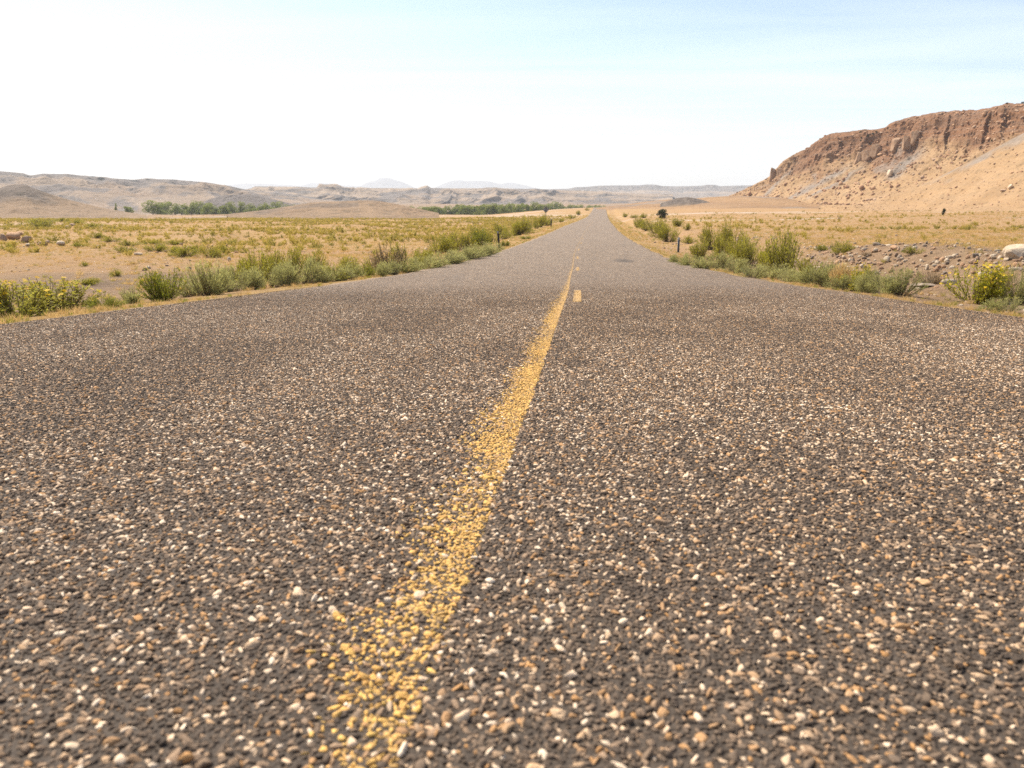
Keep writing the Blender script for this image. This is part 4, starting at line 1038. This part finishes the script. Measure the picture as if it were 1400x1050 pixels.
for i in range(34):
    px = 562 + i*5.6 + rt.uniform(-2, 2)
    if 574 < px < 578 or 606 < px < 611: continue
    top = (281.5 if px < 625 else 278.3) + rt.uniform(-1.4, 2.0) - (1.2 if 712 < px < 735 else 0)
    put_tree("cottonwood_tree", px, rt.uniform(640, 760), top, rt.uniform(14, 20), *TC, COTT[int(rt.integers(0, 5))])
for px, top in [(752, 277.5), (760, 275.5), (768, 277.5), (777, 279), (786, 279.5), (795, 280), (803, 280.2), (812, 280), (821, 280.5), (829, 281)]:
    put_tree("cottonwood_tree", px, rt.uniform(860, 940), top, rt.uniform(11, 15), "pale green low cottonwood past the far end of the road", "cottonwoods past the end of the road", COTT[int(rt.integers(0, 5))])
ordered('', '%s cottonwood of the line under the long ridge, counting from the tree standing apart', TL[1])
ordered('', '%s cottonwood of the line beneath the badland plateau, counting toward the road', TC[1])
ordered('', '%s pale low cottonwood past the far end of the road, counting toward the mesa', 'cottonwoods past the end of the road')
JUN = [tree_meshes(850+i, JUNI, 4600, 24, 0.055, 0.02, 0.42) for i in range(2)]
def put_juniper(px, row, w, h, label, name="juniper_tree", m=0):
    P, _ = on_ground(px, row); dep = P[1]*CP + (CAM_H - P[2])*SP
    root = bpy.data.objects.new(name, None); COL.objects.link(root); root.location = (P[0], P[1], P[2] - 0.03)
    root.scale = (w*dep/FPX/1.0, w*dep/FPX/1.0, h*dep/FPX); root.rotation_euler = (0, 0, px)
    root["label"] = label; root["category"] = "tree"
    link("trunk", JUN[m][0], root); link("crown", JUN[m][1], root)
put_juniper(905, 299, 17, 13, "lone round dark juniper near the far bend of the road verge")
put_juniper(1199, 286, 7, 5.5, "small round dark juniper on the plain at the mesa's foot", m=1)
put_juniper(1290, 294, 5.5, 9, "narrow dark juniper on the plain below the scree fan")

# ------------------------------------------------------------------ rocks
PALE_R = m_rock("pale_sandstone", (0.46, 0.36, 0.255), (0.58, 0.47, 0.345))
BROWN_R = m_rock("brown_rock", (0.29, 0.19, 0.125), (0.40, 0.28, 0.19))
ORANGE_R = m_rock("orange_rock", (0.36, 0.215, 0.125), (0.48, 0.31, 0.19))
GREY_R = m_rock("grey_rock", (0.24, 0.185, 0.140), (0.34, 0.27, 0.205))
RED_R = m_rock("red_rock", (0.26, 0.145, 0.085), (0.36, 0.21, 0.125), 0.6)
RM = {"pale": PALE_R, "brown": BROWN_R, "orange": ORANGE_R, "grey": GREY_R, "red": RED_R}
def rock_set(mat, n, seed, sub=2, flat=0.75):
    out = []
    for i in range(n):
        r = np.random.default_rng(seed + i)
        V, F = rock_np(r, sub, 11, 0.16, (1, r.uniform(0.7, 0.95), r.uniform(flat-0.15, flat+0.15)), 0.5, 0.82)
        V = V/np.abs(V[:, 0]).max(); V[:, 2] -= V[:, 2].min()*0.75
        V[:, 2] /= V[:, 2].max()
        out.append(mesh_np("rock", V, F, mat, False))
    return out
ROCKS = {k: rock_set(m, 4, 900 + 10*j) for j, (k, m) in enumerate(RM.items())}
rr = np.random.default_rng(41)
def put_rock(kind, P, w, h, label, group=None, name="rock", mesh=None, rz=None):
    o = link(name, mesh or ROCKS[kind][int(rr.integers(0, 4))], None, label, "rock", group)
    o.location = (float(P[0]), float(P[1]), float(P[2])); o.scale = (w/2, w/2*float(rr.uniform(0.7, 1.0)), h)
    o.rotation_euler = (0, 0, float(rr.uniform(0, 6.28)) if rz is None else rz)
    return o
def rock_at(kind, px, row, w, h, label, group=None, name="rock", mesh=None, rz=None):
    P, _ = on_ground(px, row); dep = P[1]*CP + (CAM_H - P[2])*SP
    return put_rock(kind, P, w*dep/FPX, h*dep/FPX, label, group, name, mesh, rz)

V, F = rock_np(np.random.default_rng(4), 4, 10, 0.14, (1, 0.75, 0.62), 0.55, 0.8)
V = V/np.abs(V[:, 0]).max(); V[:, 2] -= V[:, 2].min()*0.8; V[:, 2] /= V[:, 2].max()
big = mesh_np("boulder", V, F, PALE_R, True)
rock_at("pale", 1388, 354, 42, 20, "big pale cream boulder standing behind the rubble bank", name="boulder", mesh=big, rz=0.4)
for kind, px, row, w, h, lab in [
    ("pale", 1213, 358, 12, 8, "pale block on the face of the rubble bank"), ("pale", 1196, 345, 9, 6, "pale stone at the crest end of the rubble bank"),
    ("grey", 1229, 355, 9, 7, "grey upright stone beside the pale block on the rubble bank"), ("pale", 1267, 369, 8, 8, "small pointed white stone low on the rubble bank"),
    ("pale", 1296, 390, 20, 9, "flat white rock in the ditch behind the yellow-blooming bush"), ("grey", 1265, 392, 40, 5, "long flat grey slab lying in the road ditch"),
    ("orange", 1222, 342, 16, 7, "dark orange ledge block on top of the rubble bank"), ("orange", 1103, 370, 10, 9, "reddish rock half hidden behind the tallest rabbitbrush"),
    ("pale", 1178, 366, 9, 5, "pale flat stone at the foot of the rubble bank"), ("pale", 1305, 352, 8, 5, "pale round stone on the rubble bank near the cream boulder"),
    ("pale", 1376, 357, 12, 5, "white flat stone in front of the cream boulder"), ("orange", 1390, 358, 12, 4, "orange flat stone in front of the cream boulder"),
    ("orange", 18, 328, 20, 11, "large brown tumbled rock at the end of the plain's rock heap"), ("brown", 36, 331, 16, 9, "dark brown rock in the heap on the plain"), ("brown", 5, 329, 14, 10, "dark brown rock leaning on the largest rock of the heap"),
    ("orange", 28, 322, 14, 6, "flat orange rock on the upper side of the heap"), ("pale", 42, 337, 18, 5, "long pale brown slab below the rock heap"), ("brown", 57, 336, 15, 6, "brown rock between the long slab and the white rock"), ("brown", 66, 333, 10, 5, "small dark rock beside the white rock on the plain"),
    ("pale", 83, 336, 18, 7, "white rounded rock beside the brown rock heap on the plain"), ("pale", 191, 349, 15, 4, "lone white slab lying flat on the plain"),
    ("pale", 314, 357, 8, 6, "pale stone among shrubs behind the sage band"), ("pale", 691, 314, 4, 4, "small white stone between shrubs beyond the marker post"),
    ("brown", 92, 312, 12, 4, "dark overhung rock at the lip of the wash"), ("brown", 99, 309, 14, 4, "dark rock ledge at the head of the wash")]:
    rock_at(kind, px, row, w, h, lab)
# rubble of the bank: the larger stones one by one
names = {"pale": "pale", "brown": "brown", "orange": "orange-brown", "grey": "grey"}
for i in range(200):
    px = rr.uniform(1095, 1400); row = 338 + (rr.beta(1.6, 1.6))*44
    if px > 1345 and row < 350: continue
    kind = ["pale", "brown", "orange", "grey"][int(rr.choice(4, p=[0.26, 0.30, 0.24, 0.20]))]
    s = rr.uniform(2.6, 7.5)*(1.0 if row > 350 else 0.75)
    rock_at(kind, px, row, s*1.2, s*rr.uniform(0.5, 0.9), "small %s stone in the rubble bank beside the road" % names[kind], "%s stones of the rubble bank" % names[kind], "rubble_stone")
for i in range(22):
    px = rr.uniform(225, 330); row = rr.uniform(333, 347); kind = "orange" if rr.uniform() < 0.6 else "brown"
    rock_at(kind, px, row, rr.uniform(3, 7), rr.uniform(2, 4), "small %s stone scattered on the plain behind the sage" % names[kind], "%s stones scattered on the plain" % names[kind], "field_stone")
def small_rubble():
    r = np.random.default_rng(43); n = 11000
    y = r.uniform(8, 60, n); t = np.where(r.uniform(size=n) < 0.45, r.normal(10.0, 2.2, n), r.uniform(-45, 45, n))
    x = ROAD_X(y) + t
    k = (np.abs(t) > 5.5) & (fbm(x/3, y/3, 0, 3, 631) + 0.5*((t > 7) & (t < 14) & (y < 34)) > 0.05)
    x, y = x[k], y[k]; n = len(x)
    s = np.clip(r.lognormal(-3.3, 0.6, n), 0.012, 0.13)
    var = [ROCKS[q][j] for q in ("pale", "brown", "orange", "grey") for j in (0, 1)]
    scatter("gravel", np.stack([x, y, H(x, y) - 0.3*s], 1), np.stack([0*x, 0*x, r.uniform(0, 6.28, n)], 1), s[:, None]*r.uniform(0.6, 1.3, (n, 3)),
            r.integers(0, len(var), n), None, var, None, "loose gravel and small stones over the bare ground", "gravel")
small_rubble()

# rocks on the mesa
def project(P):
    x, y, z = P[..., 0], P[..., 1], P[..., 2] - CAM_H
    dep = y*CP - z*SP
    return 700 + FPX*x/dep, 525 - FPX*(y*SP + z*CP)/dep
MPX, MROW = project(mesa_P)
SPX, SROW = project(spur_P)
def on_mesa(px, row, which=0):
    A, B, P = ((MPX, MROW, mesa_P), (SPX, SROW, spur_P))[which]
    i = np.unravel_index(np.argmin((A - px)**2 + (B - row)**2), A.shape)
    return P[i]
def mesa_rocks():
    for i in range(90):
        px = rr.uniform(1000, 1290); f = rr.beta(1.3, 1.6)
        col = int(np.argmin(np.abs(mesa_px - px))); iv = int(np.interp(0.10 + 0.55*f, mesa_v, np.arange(len(mesa_v))))
        P = mesa_P[iv, col]; sx, sy = project(P)
        j = int(np.argmin(np.abs(spur_px - sx)))
        if sx > 1180 and sy > SROW[:, j].min() - 2: continue
        d = P[1]; s = rr.uniform(2.0, 6.5)*d/FPX
        kind = "red" if rr.uniform() < 0.75 else "orange"
        put_rock(kind, P - np.array([0, 0, 0.25*s]), s*1.2, s*0.85, "fallen %s boulder on the talus slope of the mesa" % ("dark red" if kind == "red" else "orange"), "%s boulders on the mesa talus" % kind, "talus_boulder")
    for px, row, w, h, k, lab in [(1216, 237, 9, 8, "pale", "pale blocky boulder high on the mesa talus"), (1381, 256, 8, 6, "pale", "pale stone on the smooth scree fan"), (1372, 261, 9, 3, "brown", "flat dark stone on the smooth scree fan"), (1178, 257, 10, 6, "red", "dark boulder pair at the foot of the talus"), (1040, 274, 9, 4, "red", "low dark boulder at the far foot of the mesa"), (1025, 265, 8, 5, "red", "dark boulder near the mesa's far pillar")]:
        P = on_mesa(px, row + h*0.4, 1 if px > 1300 else 0); d = P[1]
        put_rock(k, P, w*d/FPX, h*d/FPX, lab, None, "talus_boulder")
    # blocky outcrops: pillar at the mesa's far end, cliff blocks at mid height
    def outcrop(blocks, label):
        root = bpy.data.objects.new("rock_outcrop", None); COL.objects.link(root)
        root["label"] = label; root["category"] = "rock outcrop"
        P0 = on_mesa(blocks[0][0], blocks[0][1]); root.location = tuple(float(v) for v in P0)
        for px, row, w, h, yaw in blocks:
            P = on_mesa(px, row); d = P[1]
            r = np.random.default_rng(int(px*7 + row))
            V, F = ICO[4]; V = V.copy()*1.5
            for ax in ((1, 0, 0), (-1, 0, 0), (0, 1, 0), (0, -1, 0), (0, 0, 1), (0.6, -0.5, 0.6), (-0.6, -0.5, 0.5)):
                nn = np.array(ax) + r.normal(0, 0.16, 3); nn /= np.linalg.norm(nn)
                V = V - np.maximum(0, V @ nn - r.uniform(0.75, 1.05))[:, None]*nn
            V = V*(1 + 0.10*ridged(V[:, 0]*2.4 + px, V[:, 1]*2.4, V[:, 2]*0.8, 5, 7)[:, None])
            V = V*np.array([w*d/FPX/2, w*d/FPX/2*0.8, h*d/FPX/2])
            V[:, 2] += h*d/FPX*0.10
            c, s_ = math.cos(yaw), math.sin(yaw)
            V[:, :2] = V[:, :2] @ np.array([[c, s_], [-s_, c]])
            o = link("block", mesh_np("block", V, F, CLIFF_M, False), root)
            o.location = tuple(float(v) for v in (P - P0))
    outcrop([(1058, 241, 10, 15, 0.2), (1068, 237, 9, 11, 0.5)], "small upright rock pillar at the mesa's far end")
    outcrop([(1176, 218, 12, 15, 0.1), (1188, 213, 14, 15, 0.4), (1200, 207, 13, 15, 0.2)], "blocky pale cliff band at mid height of the mesa")
    outcrop([(1226, 199, 13, 15, 0.3), (1240, 196, 13, 15, 0.1), (1252, 190, 12, 14, 0.4)], "shadowed brown cliff band higher on the mesa")
    r = np.random.default_rng(47); n = 6500
    iv = np.interp(0.08 + 0.90*r.uniform(0, 1, n)**0.9, mesa_v, np.arange(len(mesa_v))).astype(int); ic = r.integers(60, 700, n)
    P = mesa_P[iv, ic]; s = np.clip(r.lognormal(-0.9, 0.5, n), 0.12, 1.3)
    js = r.integers(0, spur_P.shape[1], 1500); iw = np.interp(r.uniform(0.02, 0.95, 1500), spur_v, np.arange(len(spur_v))).astype(int)
    P2 = spur_P[iw, js]; s2 = np.clip(r.lognormal(-1.6, 0.45, 1500), 0.08, 0.6)
    P = np.concatenate([P, P2]); s = np.concatenate([s, s2]); n = len(s)
    var = [ROCKS[q][j] for q in ("red", "red", "orange", "brown") for j in (1, 2)]
    scatter("scree", P - np.array([0, 0, 0.3])*s[:, None], np.stack([r.normal(0, .3, n), r.normal(0, .3, n), r.uniform(0, 6.28, n)], 1), s[:, None]*r.uniform(0.6, 1.4, (n, 3)),
            r.integers(0, len(var), n), None, var, None, "loose scree of small rocks on the mesa slopes", "scree")
    dark = lod_shrub(590, JUNI, 30, 16, 0.2, 0.09)
    for px, row, s in [(1176, 182, 4), (1184, 180, 3.5), (1186, 187, 3.5), (1193, 184, 4), (1198, 181, 3), (1178, 189, 3.5), (1177, 193, 3), (1356, 193, 4), (1399, 140, 4), (1376, 142, 3)]:
        P = on_mesa(px, row); d = P[1]
        o = link("mesa_shrub", dark, None, "tiny dark shrub clinging to the mesa's upper edge", "shrub", "dark shrubs on the mesa's upper edge")
        o.location = tuple(float(v) for v in P - np.array([0, 0, 0.1])); o.scale = (s*d/FPX/1.2, s*d/FPX/1.2, s*0.85*d/FPX); o.rotation_euler = (0, 0, px)
CLIFF_M = m_rock("cliff_rock", (0.25, 0.155, 0.095), (0.35, 0.235, 0.15), 0.25)
mesa_rocks()
put_plant("twiggy_bush", 1147, 302, 6, 8, "dead bare stalk standing alone on the plain below the mesa")

# ------------------------------------------------------------------ roadside posts, sign, fence
POST_M = simple_mat("weathered_dark_steel", (0.060, 0.048, 0.040), 0.6, 0.35, 14)
POSTG_M = simple_mat("grey_painted_steel", (0.12, 0.13, 0.14), 0.55, 0.3, 14)
SIGN_M = simple_mat("bare_aluminium_back", (0.20, 0.20, 0.20), 0.5, 0.2, 5, 0.5)
WOOD_M = simple_mat("grey_fence_wood", (0.13, 0.10, 0.08), 0.9, 0.3, 9)
WIRE_M = simple_mat("rusty_wire", (0.16, 0.12, 0.10), 0.7, 0.2, 5)
def channel_post(px, row, hpx, wpx, lean, mat, label):
    P, _ = on_ground(px, row); dep = P[1]*CP + (CAM_H - P[2])*SP
    h = hpx*dep/FPX; w = wpx*dep/FPX
    t = w*0.22
    root = bpy.data.objects.new("marker_post", None); COL.objects.link(root); root.location = tuple(float(v) for v in P)
    root.rotation_euler = (0, lean, 0.12); root["label"] = label; root["category"] = "post"
    V, F = join_np([box_np(0, 0, h/2 - 0.1, w, t, h + 0.2), box_np(-w/2 + t/2, -w*0.3, h/2 - 0.1, t, w*0.6 - t, h + 0.16), box_np(w/2 - t/2, -w*0.3, h/2 - 0.1, t, w*0.6 - t, h + 0.16)])
    link("post", mesh_np("post", V, F, mat), root)
    V, F = box_np(0, -w*0.75 - 0.004, h*0.90, w*0.8, 0.008, h*0.10)
    link("reflector_plate", mesh_np("reflector_plate", V, F, SIGN_M), root)
    return root
channel_post(683, 340, 24, 2.6, math.radians(-6), POST_M, "dark leaning marker post at the edge of the road opposite the mesa")
channel_post(927, 345, 20, 2.6, math.radians(0), POSTG_M, "short blue-grey marker post on the mesa side of the road")
channel_post(753.5, 310.5, 11, 1.4, 0, POST_M, "thin marker post in front of the diamond sign")
def diamond_sign():
    P, _ = on_ground(746, 309); Y = P[1]
    root = bpy.data.objects.new("diamond_sign", None); COL.objects.link(root); root.location = tuple(float(v) for v in P)
    root["label"] = "grey back of a diamond road sign on a post beyond the marker post"; root["category"] = "road sign"
    dep = Y*CP + (CAM_H - P[2])*SP
    top = (309 - 282.6)*dep/FPX; half = 4.6*dep/FPX; cz = top - half
    # diamond panel with clipped corners
    k = 0.10*half
    pts = []
    for a in range(4):
        c, s = math.cos(a*math.pi/2), math.sin(a*math.pi/2)
        for q in (-1, 1):
            u, v = half - k, q*k
            pts.append((c*u - s*v, s*u + c*v))
    n = len(pts)
    V = np.array([(x, d, z + cz) for d in (-0.002, 0.002) for x, z in pts])
    bm = bmesh.new(); vs = [bm.verts.new(v) for v in V]
    bm.faces.new(vs[:n]); bm.faces.new(vs[n:][::-1])
    for i in range(n): bm.faces.new((vs[i], vs[(i+1) % n], vs[n + (i+1) % n], vs[n+i]))
    bmesh.ops.recalc_face_normals(bm, faces=bm.faces)
    me = bpy.data.meshes.new("panel"); bm.to_mesh(me); bm.free(); me.materials.append(SIGN_M)
    link("panel", me, root)
    pw = 0.09
    V, F = join_np([box_np(0, -0.05, cz/2 + half*0.2, pw, 0.02, cz + half*1.2 + 0.3), box_np(-pw/2, -0.075, cz/2 + half*0.2, 0.02, 0.03, cz + half*1.2 + 0.28), box_np(pw/2, -0.075, cz/2 + half*0.2, 0.02, 0.03, cz + half*1.2 + 0.28)])
    link("post", mesh_np("post", V, F, POST_M), root)
    V, F = join_np([box_np(0, -0.02, cz + half*0.35, half*0.7, 0.03, 0.05), box_np(0, -0.02, cz - half*0.35, half*0.7, 0.03, 0.05)])
    link("bracket", mesh_np("bracket", V, F, SIGN_M), root)
diamond_sign()
def wire_fence(pxs, row, label, seed):
    r = np.random.default_rng(seed)
    root = bpy.data.objects.new("wire_fence", None); COL.objects.link(root)
    pts = [on_ground(p, row + r.uniform(-0.4, 0.4))[0] for p in pxs]
    root.location = tuple(float(v) for v in pts[0]); root["label"] = label; root["category"] = "fence"
    o0 = pts[0]; tops = []
    for P in pts:
        h = r.uniform(0.95, 1.25); lx = r.normal(0, 0.10)
        s = np.linspace(0, 1, 4)
        path = np.stack([lx*s, 0*s, -0.2 + (h + 0.2)*s], 1)[None]
        V, F = tubes_np(path, np.linspace(0.075, 0.06, 4)[None], 6)
        o = link("post", mesh_np("post", V, F, WOOD_M), root); o.location = tuple(float(v) for v in P - o0)
        tops.append((P - o0, lx, h))
    for f in (0.35, 0.62, 0.9):
        path = np.array([[a[0] + l*f, a[1], a[2] + h*f] for a, l, h in tops])[None]
        V, F = tubes_np(path, np.full((1, len(tops)), 0.006), 4)
        link("wire", mesh_np("wire", V, F, WIRE_M), root)
wire_fence([-30, -16, -2, 12, 24, 37, 46, 57, 72, 85, 99, 112], 290.5, "old wire fence with leaning posts below the bare clay hill", 3)
wire_fence([236, 249, 262, 278, 292, 307, 322, 338], 296, "thin wire fence on the plain before the river trees", 5)

# ------------------------------------------------------------------ haze: one closed box of even air round everything
V, F = box_np(0, 0, 165, 31000, 31000, 500)
hz = NT("desert_haze")
pv = hz.n("ShaderNodeVolumePrincipled"); pv.inputs["Color"].default_value = (0.93, 0.96, 1.0, 1); pv.inputs["Density"].default_value = HAZE_DENSITY
pv.inputs["Anisotropy"].default_value = 0.1
hz.m.cycles.volume_sampling = 'DISTANCE'; hz.m.cycles.homogeneous_volume = True
hz.t.links.new(pv.outputs[0], hz.out.inputs["Volume"])
link("haze", mesh_np("haze", V, F, hz.m), kind="stuff", label="thin pale dusty air over the whole valley", cat="haze")
